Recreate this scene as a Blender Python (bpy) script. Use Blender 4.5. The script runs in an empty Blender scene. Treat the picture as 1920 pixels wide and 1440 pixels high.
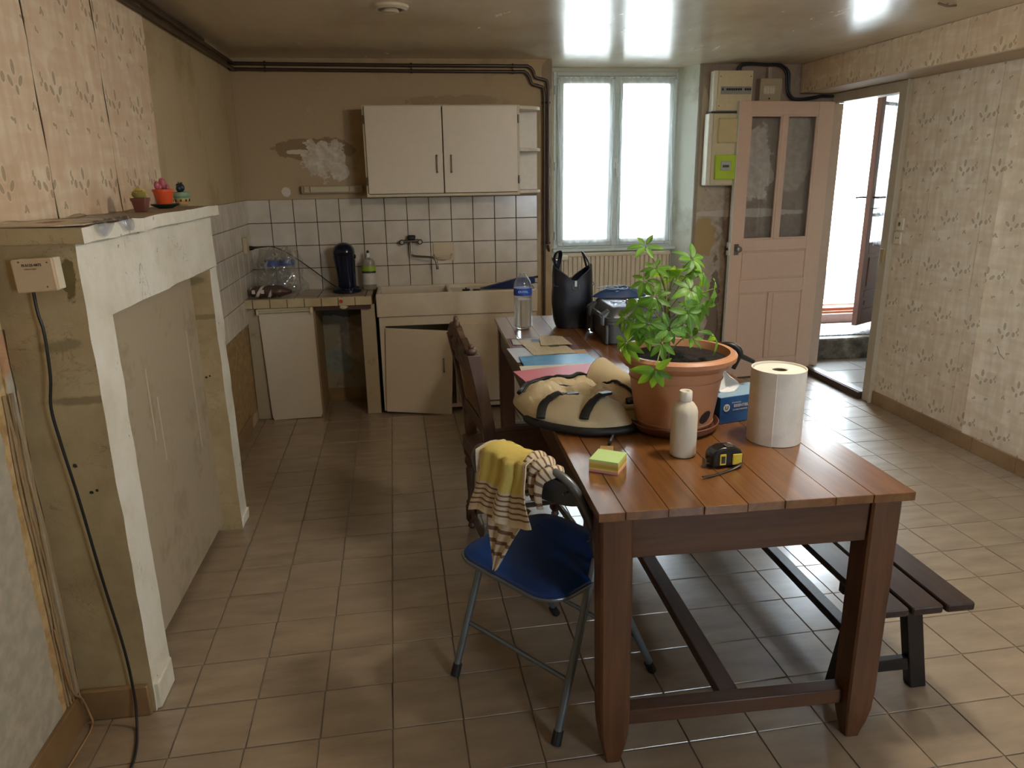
import bpy, bmesh, math, random
from math import sin, cos, pi, radians, sqrt, atan2
from mathutils import Vector, Matrix, noise as mnoise
random.seed(7)
SC = bpy.context.scene
COL = SC.collection

# ---------------------------------------------------------------- camera, sky, lights, exposure
def cam_axes(pitch, yaw, roll):
    f = Vector((sin(yaw)*cos(pitch), cos(yaw)*cos(pitch), -sin(pitch)))
    r = Vector((cos(yaw), -sin(yaw), 0)); u = r.cross(f)
    return r*cos(roll)+u*sin(roll), -r*sin(roll)+u*cos(roll), f
CR, CU, CF = cam_axes(radians(16.12), radians(7.5), radians(-.84))
cam = bpy.data.objects.new('camera', bpy.data.cameras.new('camera')); COL.objects.link(cam)
cam.matrix_world = Matrix(((CR.x, CU.x, -CF.x, 0), (CR.y, CU.y, -CF.y, 0), (CR.z, CU.z, -CF.z, 1.54), (0, 0, 0, 1)))
cam.data.sensor_width = 36; cam.data.lens = 1370/1920*36; cam.data.clip_start = .05
SC.camera = cam

W = bpy.data.worlds.new('overcast_sky'); SC.world = W; W.use_nodes = True
wn = W.node_tree; bg = wn.nodes['Background']
bg.inputs[0].default_value = (.74, .87, 1.0, 1); bg.inputs[1].default_value = 36.0

YN_ = -1.7
def portal(name, loc, rot, sx, sy):
    l = bpy.data.lights.new(name, 'AREA'); l.shape = 'RECTANGLE'; l.size = sx; l.size_y = sy
    l.cycles.is_portal = True
    o = bpy.data.objects.new(name, l); COL.objects.link(o); o.location = loc; o.rotation_euler = rot
portal('window_portal', (1.52, 5.66, 1.6), (radians(-90), 0, 0), .95, 1.3)
portal('doorway_portal', (3.98, 6.2, 1.3), (radians(-90), 0, 0), 1.0, 2.1)
portal('rear_window_portal', (2.1, YN_-.10, 1.52), (radians(90), 0, 0), .85, 1.2)

SC.view_settings.view_transform = 'Standard'; SC.view_settings.look = 'None'
SC.view_settings.gamma = 1.0; SC.view_settings.use_curve_mapping = False
SC.view_settings.exposure = 0.92
SC.cycles.use_denoising = True
SC.cycles.max_bounces = 10; SC.cycles.diffuse_bounces = 6; SC.cycles.transparent_max_bounces = 16
SC.cycles.caustics_reflective = False; SC.cycles.caustics_refractive = False
SC.cycles.sample_clamp_indirect = 6.0

LAMP = Vector((1.20, 1.82, 2.10)); LAMP_W = 24

# ---------------------------------------------------------------- colour + node helpers
def lin(h):
    if isinstance(h, str):
        h = h.lstrip('#'); c = [int(h[i:i+2], 16)/255 for i in (0, 2, 4)]
    else: c = list(h)
    return tuple(x/12.92 if x <= .04045 else ((x+.055)/1.055)**2.4 for x in c)+(1.0,)

class NT:
    def __init__(s, name):
        s.m = bpy.data.materials.new(name); s.m.use_nodes = True; s.t = s.m.node_tree
        s.b = s.t.nodes['Principled BSDF']; s.out = s.t.nodes['Material Output']
        g = s.t.nodes.new('ShaderNodeNewGeometry'); s.pos = g.outputs['Position']; s.nrm = g.outputs['Normal']
        tc = s.t.nodes.new('ShaderNodeTexCoord'); s.obj = tc.outputs['Object']; s.uv = tc.outputs['UV']
        oi = s.t.nodes.new('ShaderNodeObjectInfo'); s.rnd = oi.outputs['Random']; s.loc = oi.outputs['Location']
    def n(s, typ, ins=None, **props):
        nd = s.t.nodes.new('ShaderNode'+typ)
        for k, v in props.items(): setattr(nd, k, v)
        for k, v in (ins or {}).items():
            if hasattr(v, 'is_linked') or isinstance(v, bpy.types.NodeSocket): s.t.links.new(v, nd.inputs[k])
            elif v is not None: nd.inputs[k].default_value = v
        return nd
    def link(s, a, b): s.t.links.new(a, b)
    def math(s, op, a, b=0.0, c=None):
        i = {0: a, 1: b}
        if c is not None: i[2] = c
        return s.n('Math', i, operation=op).outputs[0]
    def vmath(s, op, a, b=None):
        nd = s.n('VectorMath', {0: a, 1: b} if b is not None else {0: a}, operation=op)
        return nd.outputs[1] if op in ('LENGTH', 'DISTANCE', 'DOT_PRODUCT') else nd.outputs[0]
    def sep(s, v): return s.n('SeparateXYZ', {0: v}).outputs
    def comb(s, x, y, z): return s.n('CombineXYZ', {0: x, 1: y, 2: z}).outputs[0]
    def noise(s, vec, scale, detail=4, rough=.55, dist=0.0):
        return s.n('TexNoise', {'Vector': vec, 'Scale': scale, 'Detail': detail, 'Roughness': rough, 'Distortion': dist}).outputs[0]
    def ramp(s, fac, stops, mode='LINEAR'):
        nd = s.n('ValToRGB', {0: fac}); cr = nd.color_ramp; cr.interpolation = mode
        while len(cr.elements) < len(stops): cr.elements.new(.5)
        for e, (p, c) in zip(cr.elements, stops):
            e.position = p; e.color = lin(c) if not isinstance(c, (int, float)) else (c, c, c, 1)
        return nd.outputs[0]
    def mix(s, fac, a, b, mode='MIX'):
        f = lambda v: lin(v) if isinstance(v, (str, tuple)) and not (isinstance(v, tuple) and len(v) == 4) else v
        nd = s.n('Mix', None, data_type='RGBA', blend_type=mode)
        for i, v in ((0, fac), (6, f(a)), (7, f(b))):
            if isinstance(v, bpy.types.NodeSocket): s.link(v, nd.inputs[i])
            else: nd.inputs[i].default_value = v
        return nd.outputs[2]
    def smooth(s, v, lo, hi):
        return s.n('MapRange', {0: v, 1: lo, 2: hi, 3: 0.0, 4: 1.0}, interpolation_type='SMOOTHSTEP').outputs[0]
    def blob(s, vec2, c, r, amt=.6, nscale=9, soft=.06, seedv=0.0):
        """mask of an irregular patch: vec2 = (u,v,0) coordinates"""
        d = s.vmath('SUBTRACT', vec2, (c[0], c[1], 0)); d = s.vmath('MULTIPLY', d, (1/r[0], 1/r[1], 0))
        l = s.vmath('LENGTH', d)
        nz = s.noise(s.vmath('ADD', vec2, (seedv, seedv*.7, seedv)), nscale, 5, .65)
        l = s.math('ADD', l, s.math('MULTIPLY', s.math('SUBTRACT', nz, .5), amt*3))
        return s.math('SUBTRACT', 1.0, s.smooth(l, 1-soft, 1+soft))
    def bump(s, h, strength=.3, dist=.01):
        b = s.n('Bump', {'Height': h, 'Strength': strength, 'Distance': dist}); s.link(b.outputs[0], s.b.inputs['Normal'])
    def set(s, col=None, rough=.6, metal=0, spec=None, **kw):
        I = s.b.inputs
        if col is not None:
            if isinstance(col, bpy.types.NodeSocket): s.link(col, I['Base Color'])
            else: I['Base Color'].default_value = lin(col)
        if isinstance(rough, bpy.types.NodeSocket): s.link(rough, I['Roughness'])
        else: I['Roughness'].default_value = rough
        I['Metallic'].default_value = metal
        if spec is not None: I['Specular IOR Level'].default_value = spec
        for k, v in kw.items(): I[k.replace('_', ' ')].default_value = v
        return s.m

MATS = {}
def simple(name, col, rough=.5, metal=0, spec=None, var=.12, scale=30, bump=0, bscale=120, **kw):
    """plain coloured material with a little procedural variation"""
    if name in MATS: return MATS[name]
    t = NT(name); nz = t.noise(t.obj, scale, 3)
    c = lin(col); f = t.math('ADD', t.math('MULTIPLY', nz, 2*var), 1-var)
    base = t.n('VectorMath', {0: c[:3]}, operation='SCALE'); t.link(f, base.inputs['Scale'])
    t.set(base.outputs[0], rough, metal, spec, **kw)
    if bump: t.bump(t.noise(t.obj, bscale, 3), bump, .004)
    MATS[name] = t.m; return t.m

# ---------------------------------------------------------------- mesh helpers
class MB:
    def __init__(s): s.v = []; s.f = []; s.mi = []; s.cur = 0; s.uvs = {}
    def add(s, vs, fs, M=None):
        o = len(s.v)
        for p in vs:
            p = Vector(p); s.v.append(M @ p if M else p)
        for f in fs: s.f.append(tuple(i+o for i in f)); s.mi.append(s.cur)
        return s
    def box(s, x0, x1, y0, y1, z0, z1, M=None):
        vs = [(x0,y0,z0),(x1,y0,z0),(x1,y1,z0),(x0,y1,z0),(x0,y0,z1),(x1,y0,z1),(x1,y1,z1),(x0,y1,z1)]
        return s.add(vs, [(3,2,1,0),(4,5,6,7),(0,1,5,4),(1,2,6,5),(2,3,7,6),(3,0,4,7)], M)
    def bbox(s, x0, x1, y0, y1, z0, z1, b=.004, M=None):
        """box with chamfered top and vertical edges"""
        b = min(b, (x1-x0)*.45, (y1-y0)*.45, (z1-z0)*.45)
        def ring(i, z): return [(x0+i+b,y0+i,z),(x1-i-b,y0+i,z),(x1-i,y0+i+b,z),(x1-i,y1-i-b,z),(x1-i-b,y1-i,z),(x0+i+b,y1-i,z),(x0+i,y1-i-b,z),(x0+i,y0+i+b,z)]
        vs = ring(b*.6, z0)+ring(0, z0+b)+ring(0, z1-b)+ring(b*.6, z1)
        fs = [tuple(range(7,-1,-1)), tuple(range(24,32))]
        for k in range(3):
            for i in range(8): fs.append((k*8+i, k*8+(i+1)%8, k*8+8+(i+1)%8, k*8+8+i))
        return s.add(vs, fs, M)
    def prism(s, poly, z0, z1, M=None):
        n = len(poly)
        a = sum(poly[i][0]*poly[(i+1)%n][1]-poly[(i+1)%n][0]*poly[i][1] for i in range(n))
        if a < 0: poly = poly[::-1]
        vs = [(x,y,z0) for x,y in poly]+[(x,y,z1) for x,y in poly]
        fs = [tuple(range(n-1,-1,-1)), tuple(range(n,2*n))]+[(i,(i+1)%n,n+(i+1)%n,n+i) for i in range(n)]
        return s.add(vs, fs, M)
    def tube(s, path, r, seg=8, closed=False, flat=None, up=None):
        P = [Vector(p) for p in path]; n = len(P)
        R = r if isinstance(r, (list, tuple)) else [r]*n
        vs = []; prev = None
        for i, p in enumerate(P):
            if closed: t = P[(i+1)%n]-P[i-1]
            else: t = P[min(i+1,n-1)]-P[max(i-1,0)]
            if t.length < 1e-9: t = Vector((0,0,1))
            t.normalize()
            if up is not None: a = Vector(up) - t*Vector(up).dot(t)
            elif prev is None:
                a = Vector((0,0,1)) if abs(t.z) < .9 else Vector((1,0,0)); a = a-t*a.dot(t)
            else: a = prev-t*prev.dot(t)
            if a.length < 1e-6: a = Vector((1,0,0))-t*t.x
            a.normalize(); prev = a; b = t.cross(a)
            for k in range(seg):
                an = 2*pi*k/seg+(pi/seg)
                ca, sb = cos(an), sin(an)
                if flat: vs.append(p+a*ca*R[i]*flat+b*sb*R[i])
                else: vs.append(p+(a*ca+b*sb)*R[i])
        fs = []
        m = n if closed else n-1
        for i in range(m):
            for k in range(seg):
                a0 = i*seg+k; a1 = i*seg+(k+1)%seg; b0 = ((i+1)%n)*seg+k; b1 = ((i+1)%n)*seg+(k+1)%seg
                fs.append((a0,a1,b1,b0))
        if not closed: fs += [tuple(range(seg-1,-1,-1)), tuple((n-1)*seg+k for k in range(seg))]
        return s.add(vs, fs)
    def lathe(s, prof, c=(0,0,0), seg=24, M=None, sx=1, sy=1):
        vs = []; c = Vector(c); n = len(prof)
        for r, z in prof:
            for k in range(seg):
                a = 2*pi*k/seg; vs.append((c.x+r*cos(a)*sx, c.y+r*sin(a)*sy, c.z+z))
        fs = []
        for i in range(n-1):
            for k in range(seg):
                fs.append((i*seg+k, i*seg+(k+1)%seg, (i+1)*seg+(k+1)%seg, (i+1)*seg+k))
        if prof[0][0] > 1e-4: fs.append(tuple(range(seg-1,-1,-1)))
        if prof[-1][0] > 1e-4: fs.append(tuple((n-1)*seg+k for k in range(seg)))
        return s.add(vs, fs, M)
    def ell(s, c, r, seg=12, rings=8, M=None):
        if not isinstance(r, (tuple, list)): r = (r,r,r)
        prof = []
        vs = [(c[0],c[1],c[2]-r[2])]; 
        for i in range(1, rings):
            a = -pi/2+pi*i/rings
            for k in range(seg): vs.append((c[0]+r[0]*cos(a)*cos(2*pi*k/seg), c[1]+r[1]*cos(a)*sin(2*pi*k/seg), c[2]+r[2]*sin(a)))
        vs.append((c[0],c[1],c[2]+r[2])); L = len(vs)-1
        fs = [(0,1+(k+1)%seg,1+k) for k in range(seg)]
        for i in range(rings-2):
            for k in range(seg): fs.append((1+i*seg+k,1+i*seg+(k+1)%seg,1+(i+1)*seg+(k+1)%seg,1+(i+1)*seg+k))
        fs += [(L, L-seg+k, L-seg+(k+1)%seg) for k in range(seg)]
        return s.add(vs, fs, M)
    def grid(s, fn, nu, nv, thick=None, closed_u=False):
        """fn(u,v)->point, u,v in 0..1; stores uv; thick adds a back sheet"""
        def pts(): return [[Vector(fn(i/nu, j/nv)) for i in range(nu+1)] for j in range(nv+1)]
        G = pts(); vs = [p for r in G for p in r]; w = nu+1; o = len(s.v)
        fs = [(j*w+i, j*w+i+1, (j+1)*w+i+1, (j+1)*w+i) for j in range(nv) for i in range(nu)]
        s.add(vs, fs)
        for j in range(nv+1):
            for i in range(nu+1): s.uvs[o+j*w+i] = (i/nu, j/nv)
        if thick:
            nr = []
            for j in range(nv+1):
                for i in range(nu+1):
                    a = G[j][min(i+1,nu)]-G[j][max(i-1,0)]; b = G[min(j+1,nv)][i]-G[max(j-1,0)][i]
                    c = a.cross(b); c = c.normalized() if c.length > 1e-12 else Vector((0,0,1)); nr.append(c)
            o2 = len(s.v); s.add([p-n_*thick for p, n_ in zip(vs, nr)], [tuple(reversed(f)) for f in fs])
            for k in range(len(vs)): s.uvs[o2+k] = s.uvs[o+k]
            rim = [(i,i+1) for i in range(nu)]+[(j*w+nu,(j+1)*w+nu) for j in range(nv)]+[(nv*w+i+1,nv*w+i) for i in range(nu)]+[((j+1)*w,j*w) for j in range(nv)]
            for a, b in rim: s.f.append((o+b, o+a, o2+a, o2+b)); s.mi.append(s.cur)
        return s
    def jitter(s, amt, scale=20, start=0):
        for i in range(start, len(s.v)):
            s.v[i] = s.v[i]+mnoise.noise_vector(s.v[i]*scale)*amt
        return s
    def build(s, name, mat, parent=None, smooth=None, bevel=0, origin=None, **props):
        vs = s.v
        if origin is None:
            if parent is not None: origin = Vector((0,0,0)) if False else sum(vs, Vector())/len(vs)
            else:
                origin = Vector(((min(p.x for p in vs)+max(p.x for p in vs))/2, (min(p.y for p in vs)+max(p.y for p in vs))/2, min(p.z for p in vs)))
        origin = Vector(origin)
        me = bpy.data.meshes.new(name); me.from_pydata([tuple(p-origin) for p in vs], [], s.f)
        for m in (mat if isinstance(mat, (list, tuple)) else [mat]): me.materials.append(m)
        if any(s.mi): me.polygons.foreach_set('material_index', s.mi)
        if s.uvs:
            uvl = me.uv_layers.new(name='UVMap')
            for lp in me.loops: uvl.data[lp.index].uv = s.uvs.get(lp.vertex_index, (0,0))
        me.validate()
        if smooth:
            me.shade_smooth(); me.set_sharp_from_angle(angle=radians(smooth if smooth > 1 else 40))
        me.update()
        o = bpy.data.objects.new(name, me); COL.objects.link(o); o.location = origin
        attach(o, parent)
        if bevel:
            md = o.modifiers.new('bevel', 'BEVEL'); md.width = bevel; md.segments = 2; md.limit_method = 'ANGLE'; md.angle_limit = radians(40)
            if not smooth: me.shade_smooth(); me.set_sharp_from_angle(angle=radians(30))
        for k, v in props.items(): o[k] = v
        return o

def wloc(o):
    """world translation of an object whose ancestors only translate (or None)"""
    return o.get('_w') and Vector(o['_w']) or o.location.copy()
ROOTM = {}
def mw(o): return ROOTM.get(o.name, Matrix.Translation(o.location))
def attach(o, parent, local=False):
    if parent is None:
        ROOTM[o.name] = Matrix.LocRotScale(o.location, o.rotation_euler, o.scale); return
    o.parent = parent
    if local: ROOTM[o.name] = mw(parent) @ Matrix.LocRotScale(o.location, o.rotation_euler, o.scale)
    else:
        o.matrix_parent_inverse = mw(parent).inverted()
        ROOTM[o.name] = Matrix.LocRotScale(o.location, o.rotation_euler, o.scale)

def thing(name, loc, label, cat, group=None):
    o = bpy.data.objects.new(name, None); COL.objects.link(o); o.location = loc; o.empty_display_size = .05
    ROOTM[o.name] = Matrix.Translation(Vector(loc))
    o['label'] = label; o['category'] = cat
    if group: o['group'] = group
    return o
def struct(name, loc=(0,0,0)):
    o = bpy.data.objects.new(name, None); COL.objects.link(o); o.location = loc; o['kind'] = 'structure'; ROOTM[o.name] = Matrix.Translation(Vector(loc)); return o
def tag(o, label, cat, group=None):
    o['label'] = label; o['category'] = cat
    if group: o['group'] = group
    return o
def inst(name, me, M, parent, **props):
    """another object that shares mesh me, placed by world matrix M under parent"""
    o = bpy.data.objects.new(name, me); COL.objects.link(o)
    o.matrix_parent_inverse = Matrix.Identity(4)
    L = mw(parent).inverted() @ M if parent else M
    if parent: o.parent = parent
    o.matrix_local = L if parent else M
    l, r, sc_ = L.decompose(); o.location = l; o.rotation_mode = 'QUATERNION'; o.rotation_quaternion = r; o.scale = sc_
    ROOTM[o.name] = M
    for k, v in props.items(): o[k] = v
    return o

def text_part(name, s, size, M, mat, parent, extrude=.0003, bold=False, **props):
    cu = bpy.data.curves.new(name, 'FONT'); cu.body = s; cu.size = size; cu.align_x = 'CENTER'; cu.align_y = 'CENTER'; cu.extrude = extrude
    cu.resolution_u = 2
    if bold: cu.offset = size*.02
    t = bpy.data.objects.new('tmp', cu); COL.objects.link(t)
    dg = bpy.context.evaluated_depsgraph_get(); me = bpy.data.meshes.new_from_object(t.evaluated_get(dg))
    bpy.data.objects.remove(t); bpy.data.curves.remove(cu)
    me.materials.clear(); me.materials.append(mat); me.transform(M)
    b = MB(); b.v = [v.co.copy() for v in me.vertices]; b.f = [tuple(p.vertices) for p in me.polygons]; b.mi = [0]*len(b.f)
    bpy.data.meshes.remove(me)
    return b.build(name, mat, parent, **props)

def arc(c, r, a0, a1, n, ax='xz'):
    out = []
    for i in range(n+1):
        a = a0+(a1-a0)*i/n; u, v = r*cos(a), r*sin(a)
        out.append(Vector((c[0]+u, c[1], c[2]+v)) if ax == 'xz' else Vector((c[0]+u, c[1]+v, c[2])) if ax == 'xy' else Vector((c[0], c[1]+u, c[2]+v)))
    return out
def smoothpath(pts, n=6, closed=False):
    P = [Vector(p) for p in pts]; out = []; N = len(P)
    rng = N if closed else N-1
    for i in range(rng):
        if closed: p0, p1, p2, p3 = P[i-1], P[i], P[(i+1)%N], P[(i+2)%N]
        else: p0, p1, p2, p3 = P[max(i-1,0)], P[i], P[i+1], P[min(i+2,N-1)]
        for k in range(n):
            t = k/n
            out.append(.5*((2*p1)+(p2-p0)*t+(2*p0-5*p1+4*p2-p3)*t*t+(3*p1-p0-3*p2+p3)*t**3))
    if not closed: out.append(P[-1])
    return out
def roundrect(cx, cy, hx, hy, r, n=4, rot=0):
    out = []
    for sx, sy, a0 in ((1,1,0),(-1,1,pi/2),(-1,-1,pi),(1,-1,3*pi/2)):
        for k in range(n+1):
            a = a0+pi/2*k/n; x = sx*(hx-r)+r*cos(a); y = sy*(hy-r)+r*sin(a)
            out.append((cx+x*cos(rot)-y*sin(rot), cy+x*sin(rot)+y*cos(rot)))
    return out
def clip(poly, x0, x1, y0, y1):
    def cl(P, ins, inter):
        out = []
        for i in range(len(P)):
            a, b = P[i-1], P[i]
            if ins(b):
                if not ins(a): out.append(inter(a,b))
                out.append(b)
            elif ins(a): out.append(inter(a,b))
        return out
    def ix(v): return lambda a,b: (v, a[1]+(b[1]-a[1])*(v-a[0])/(b[0]-a[0]))
    def iy(v): return lambda a,b: (a[0]+(b[0]-a[0])*(v-a[1])/(b[1]-a[1]), v)
    for ins, it in ((lambda p: p[0]>=x0, ix(x0)),(lambda p: p[0]<=x1, ix(x1)),(lambda p: p[1]>=y0, iy(y0)),(lambda p: p[1]<=y1, iy(y1))):
        if not poly: return []
        poly = cl(poly, ins, it)
    return poly

# ---------------------------------------------------------------- setting: materials
def uv_wall(t, axis):
    p = t.sep(t.pos); return t.comb(p[0 if axis == 'x' else 1], p[2], 0.0)

def mat_wallpaper(name, axis, tint=('#d9c3ab', '#e6d6bf', '#d6bda4'), leaf='#a8977f', stain=0.0):
    t = NT(name); uv = uv_wall(t, axis); s = t.sep(uv)
    a = t.noise(t.vmath('MULTIPLY', uv, (30, 5, 1)), 1.0, 2, .4)
    b = t.noise(t.vmath('MULTIPLY', uv, (5, 26, 1)), 1.0, 2, .4)
    sq = t.n('TexVoronoi', {'Vector': uv, 'Scale': 15.0}, distance='CHEBYCHEV', feature='F1')
    sqv = t.sep(sq.outputs['Color'])[0]
    pl = t.math('ADD', t.math('MULTIPLY', a, .55), t.math('MULTIPLY', b, .45))
    pl = t.math('ADD', t.math('MULTIPLY', pl, .86), t.math('MULTIPLY', sqv, .14))
    col = t.ramp(pl, [(.34, tint[2]), (.5, tint[0]), (.66, tint[1])])
    # leaf print: two staggered rows of a three-leaf sprig with small sprigs between
    C = .245; H = .275
    row = t.math('FLOOR', t.math('DIVIDE', s[1], H))
    su = t.math('ADD', t.math('DIVIDE', s[0], C), t.math('MULTIPLY', row, .37))
    cu = t.math('MULTIPLY', t.math('SUBTRACT', t.math('FRACT', su), .5), C)
    cv = t.math('MULTIPLY', t.math('SUBTRACT', t.math('FRACT', t.math('DIVIDE', s[1], H)), .5), H)
    cell = t.comb(cu, cv, 0.0)
    ells = [(.002,.034,.009,.019,0),(.026,.010,.0085,.017,.75),(-.018,.006,.0085,.016,-.7),(.006,-.010,.008,.012,-.2),(-.046,.010,.010,.013,0),
            (.085,-.045,.005,.010,.5),(.094,-.052,.005,.010,-.4),(.080,-.055,.008,.004,-.4),
            (-.085,.045,.005,.010,.3),(-.078,.030,.006,.009,-.3),(-.088,.018,.006,.007,0),
            (-.050,-.090,.009,.005,.3),(-.038,-.095,.005,.009,.2),(.03,-.105,.005,.008,.2),(.038,-.112,.008,.004,.4)]
    m = None
    for (x, y, ra, rb, an) in ells:
        if abs(x) < .05 and abs(y) < .05: x *= 1.3; y *= 1.3; ra *= 1.2; rb *= 1.2
        else: ra *= 1.15; rb *= 1.15
        d = t.vmath('SUBTRACT', cell, (x, y, 0)); d = t.n('VectorRotate', {'Vector': d, 'Angle': an}, rotation_type='Z_AXIS').outputs[0]
        l = t.vmath('LENGTH', t.vmath('MULTIPLY', d, (1/ra, 1/rb, 0)))
        m = l if m is None else t.math('MINIMUM', m, l)
    vein = t.math('ADD', t.math('MULTIPLY', t.noise(t.vmath('MULTIPLY', uv, (180, 180, 1)), 1.0, 1), .4), .6)
    inner = t.math('MULTIPLY', t.math('SUBTRACT', 1.0, t.smooth(m, .8, .98)), vein)
    halo = t.math('MULTIPLY', t.math('SUBTRACT', 1.0, t.smooth(m, 1.02, 1.35)), .55)
    col = t.mix(halo, col, tint[1]); col = t.mix(t.math('MULTIPLY', inner, .85), col, leaf)
    if stain:
        st = t.noise(uv, 2.2, 5, .6); low = t.math('SUBTRACT', 1.0, t.smooth(s[1], 1.42, 1.72))
        col = t.mix(t.math('MULTIPLY', t.math('MULTIPLY', t.smooth(st, .45, .7), low), stain), col, '#a8875a')
    t.set(col, .75); h = t.noise(t.vmath('MULTIPLY', uv, (260, 60, 1)), 1.0, 2)
    t.bump(t.math('ADD', h, t.math('MULTIPLY', inner, .5)), .05, .002)
    return t.m

def mat_plaster(name, axis='x', base='#b7a183', dark='#8a7150', light='#cbb896', patches=(), scale=1.6, rough=.7, bump=.25, streak=0.0):
    """painted plaster with stains; patches: (centre, radii, colour, seed)"""
    t = NT(name); uv = uv_wall(t, axis) if axis else t.pos
    n1 = t.noise(uv, scale, 6, .62); n2 = t.noise(uv, scale*5, 4, .6)
    f = t.math('ADD', t.math('MULTIPLY', n1, .75), t.math('MULTIPLY', n2, .25))
    col = t.ramp(f, [(.32, dark), (.46, base), (.62, base), (.74, light)])
    if streak:
        sv = t.noise(t.vmath('MULTIPLY', t.pos, (9, 9, .8)), 1.0, 4, .6)
        col = t.mix(t.math('MULTIPLY', t.smooth(sv, .5, .72), streak), col, dark)
    hh = t.math('ADD', t.noise(t.pos, 14, 6, .65), t.math('MULTIPLY', t.noise(t.pos, 70, 3), .3))
    for pt in patches:
        c, r, pc, sd = pt[:4]; amt = pt[4] if len(pt) > 4 else .6
        k = t.blob(uv, c, r, amt, 9, .05, sd)
        pcol = t.ramp(t.noise(uv, 22, 4), [(.35, pc[0]), (.6, pc[1])]) if isinstance(pc, tuple) else pc
        col = t.mix(k, col, pcol); hh = t.math('ADD', hh, t.math('MULTIPLY', k, -.5))
    t.set(col, rough); t.bump(hh, bump, .012); return t.m

M_PAPER_L = mat_wallpaper('warm_lit_leaf_wallpaper', 'y', ('#dec8ad', '#e9dac3', '#d8bda2'), '#94805f', stain=.8)  # same paper as the right wall; warm light is put into this tint
M_PAPER_R = mat_wallpaper('grey_lit_leaf_wallpaper', 'y', ('#d3c6b1', '#dfd7c7', '#c9b8a2'), '#8f7f69')  # same paper as the left wall, its greyer light painted into the tint
M_PAPER_B = mat_wallpaper('cream_leaf_wallpaper_beam', 'y', ('#c9b498', '#d6c6a9', '#c4aa8a'), '#94825f')
M_WALL_BACK = mat_plaster('stained_beige_plaster', 'x', '#b09a78', '#937c5a', '#bba685',
    [((-.60, 1.70), (.24, .07), '#8d7654', 7.3, .5), ((-.53, 1.64), (.155, .12), ('#dad1c2', '#bcae96'), 3.1, .75), ((-.44, 1.56), (.06, .05), ('#d8d2c4', '#c4b8a2'), 5.0, .5), ((-.70, 1.69), (.07, .012), '#cbbfa9', 1.5, .8),
     ((-.80, 1.44), (.03, .03), '#d6cdbc', 1.0, .3), ((.3, 2.0), (.30, .03), '#a18c69', 2.2, .8),
     ((.95, 2.15), (.05, .10), '#8c7a62', 4.4, .5), ((.93, 1.5), (.025, .35), '#8d7a66', 8.0, .6), ((.9, .62), (.3, .14), '#ae946e', 6.0, .3)], 1.3)
M_WALL_LEFT = mat_plaster('faded_beige_plaster', 'y', '#bfae8b', '#9c8358', '#ccc1a4',
    [((.9, .5), (1.6, .80), ('#bfbaac', '#aca89b'), 2.0, .16), ((1.62, 1.12), (.42, .12), ('#c5a17c', '#b98f6c'), 9.0, .3), ((1.905, .55), (.045, .60), ('#a98a5c', '#c9af80'), 4.0, .3),
     ((4.3, .35), (.8, .32), ('#a58a5c', '#8d7348'), 11.0, .25)], 1.1, streak=.35)
M_JAMB = mat_plaster('pale_reveal_plaster', 'y', '#ccd0c2', '#a9a893', '#dcdfd4', (), 2, .55)
M_METER = mat_plaster('peeling_mauve_wall', 'x', '#9a8979', '#78675a', '#aa9b8b',
    [((2.18, .90), (.22, .62), ('#b9ac98', '#a89a86'), 2.5, .42), ((2.14, 1.06), (.10, .14), '#a88f62', 6.1, .5), ((2.25, .25), (.05, .6), '#7b6a58', 9.1, .6),
     ((2.52, 1.55), (.13, .28), ('#cfc6b8', '#beb4a4'), 12.2, .45), ((2.80, 1.68), (.14, .30), ('#b5aa9a', '#a89b8a'), 3.3, .1), ((2.1, 1.7), (.05, .4), '#b5a68c', 13.0, .25),
     ((2.60, 1.10), (.35, .22), ('#9a8a7b', '#8a7a6b'), 1.1, .4), ((2.5, 1.23), (.4, .03), '#bcb2a4', 5.7, .25)], 3)
M_PLAIN = mat_plaster('plain_offwhite_plaster', None, '#b7aa94', '#a3957d', '#c5b9a4')

t = NT('glossy_cream_ceiling'); nn = t.noise(t.pos, 1.4, 5, .6)
wav = t.noise(t.vmath('MULTIPLY', t.pos, (5, 1.2, 1)), 1.6, 4, .6)
t.set(t.ramp(nn, [(.3, '#c0b299'), (.5, '#cdc1aa'), (.7, '#d6ccb7')]), t.ramp(wav, [(.3, .19), (.7, .28)]), 0, .9)
t.bump(t.noise(t.vmath('MULTIPLY', t.pos, (3.2, 1.3, 1)), 1.6, 1, .4), .03, .014); M_CEIL = t.m

t = NT('brown_ceramic_floor_tile'); r4 = t.n('TexWhiteNoise', {'W': t.math('MULTIPLY', t.rnd, 77.0)}, noise_dimensions='1D').outputs[0]
st = t.noise(t.vmath('ADD', t.vmath('MULTIPLY', t.obj, (4, 14, 4)), t.n('CombineXYZ', {0: t.math('MULTIPLY', t.rnd, 40.0)}).outputs[0]), 1.0, 5, .6)
c1 = t.ramp(st, [(.28, '#7f6e5b'), (.5, '#94826c'), (.72, '#a6927a')])
c1 = t.mix(t.math('MULTIPLY', r4, .35), c1, '#9a8771'); sp = t.noise(t.pos, 160, 2)
c1 = t.mix(t.math('MULTIPLY', t.smooth(sp, .62, .8), .25), c1, '#5d4a38')
dirt = t.noise(t.pos, 1.3, 2, .5)
t.set(c1, t.ramp(dirt, [(.3, .17), (.7, .25)]), 0, .8, Coat_Weight=.8, Coat_Roughness=.42); t.bump(t.noise(t.pos, 26, 3), .07, .004); M_TILE = t.m
M_GROUT = mat_plaster('floor_grout', None, '#8c8275', '#4e4238', '#aaa398', scale=3)

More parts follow.
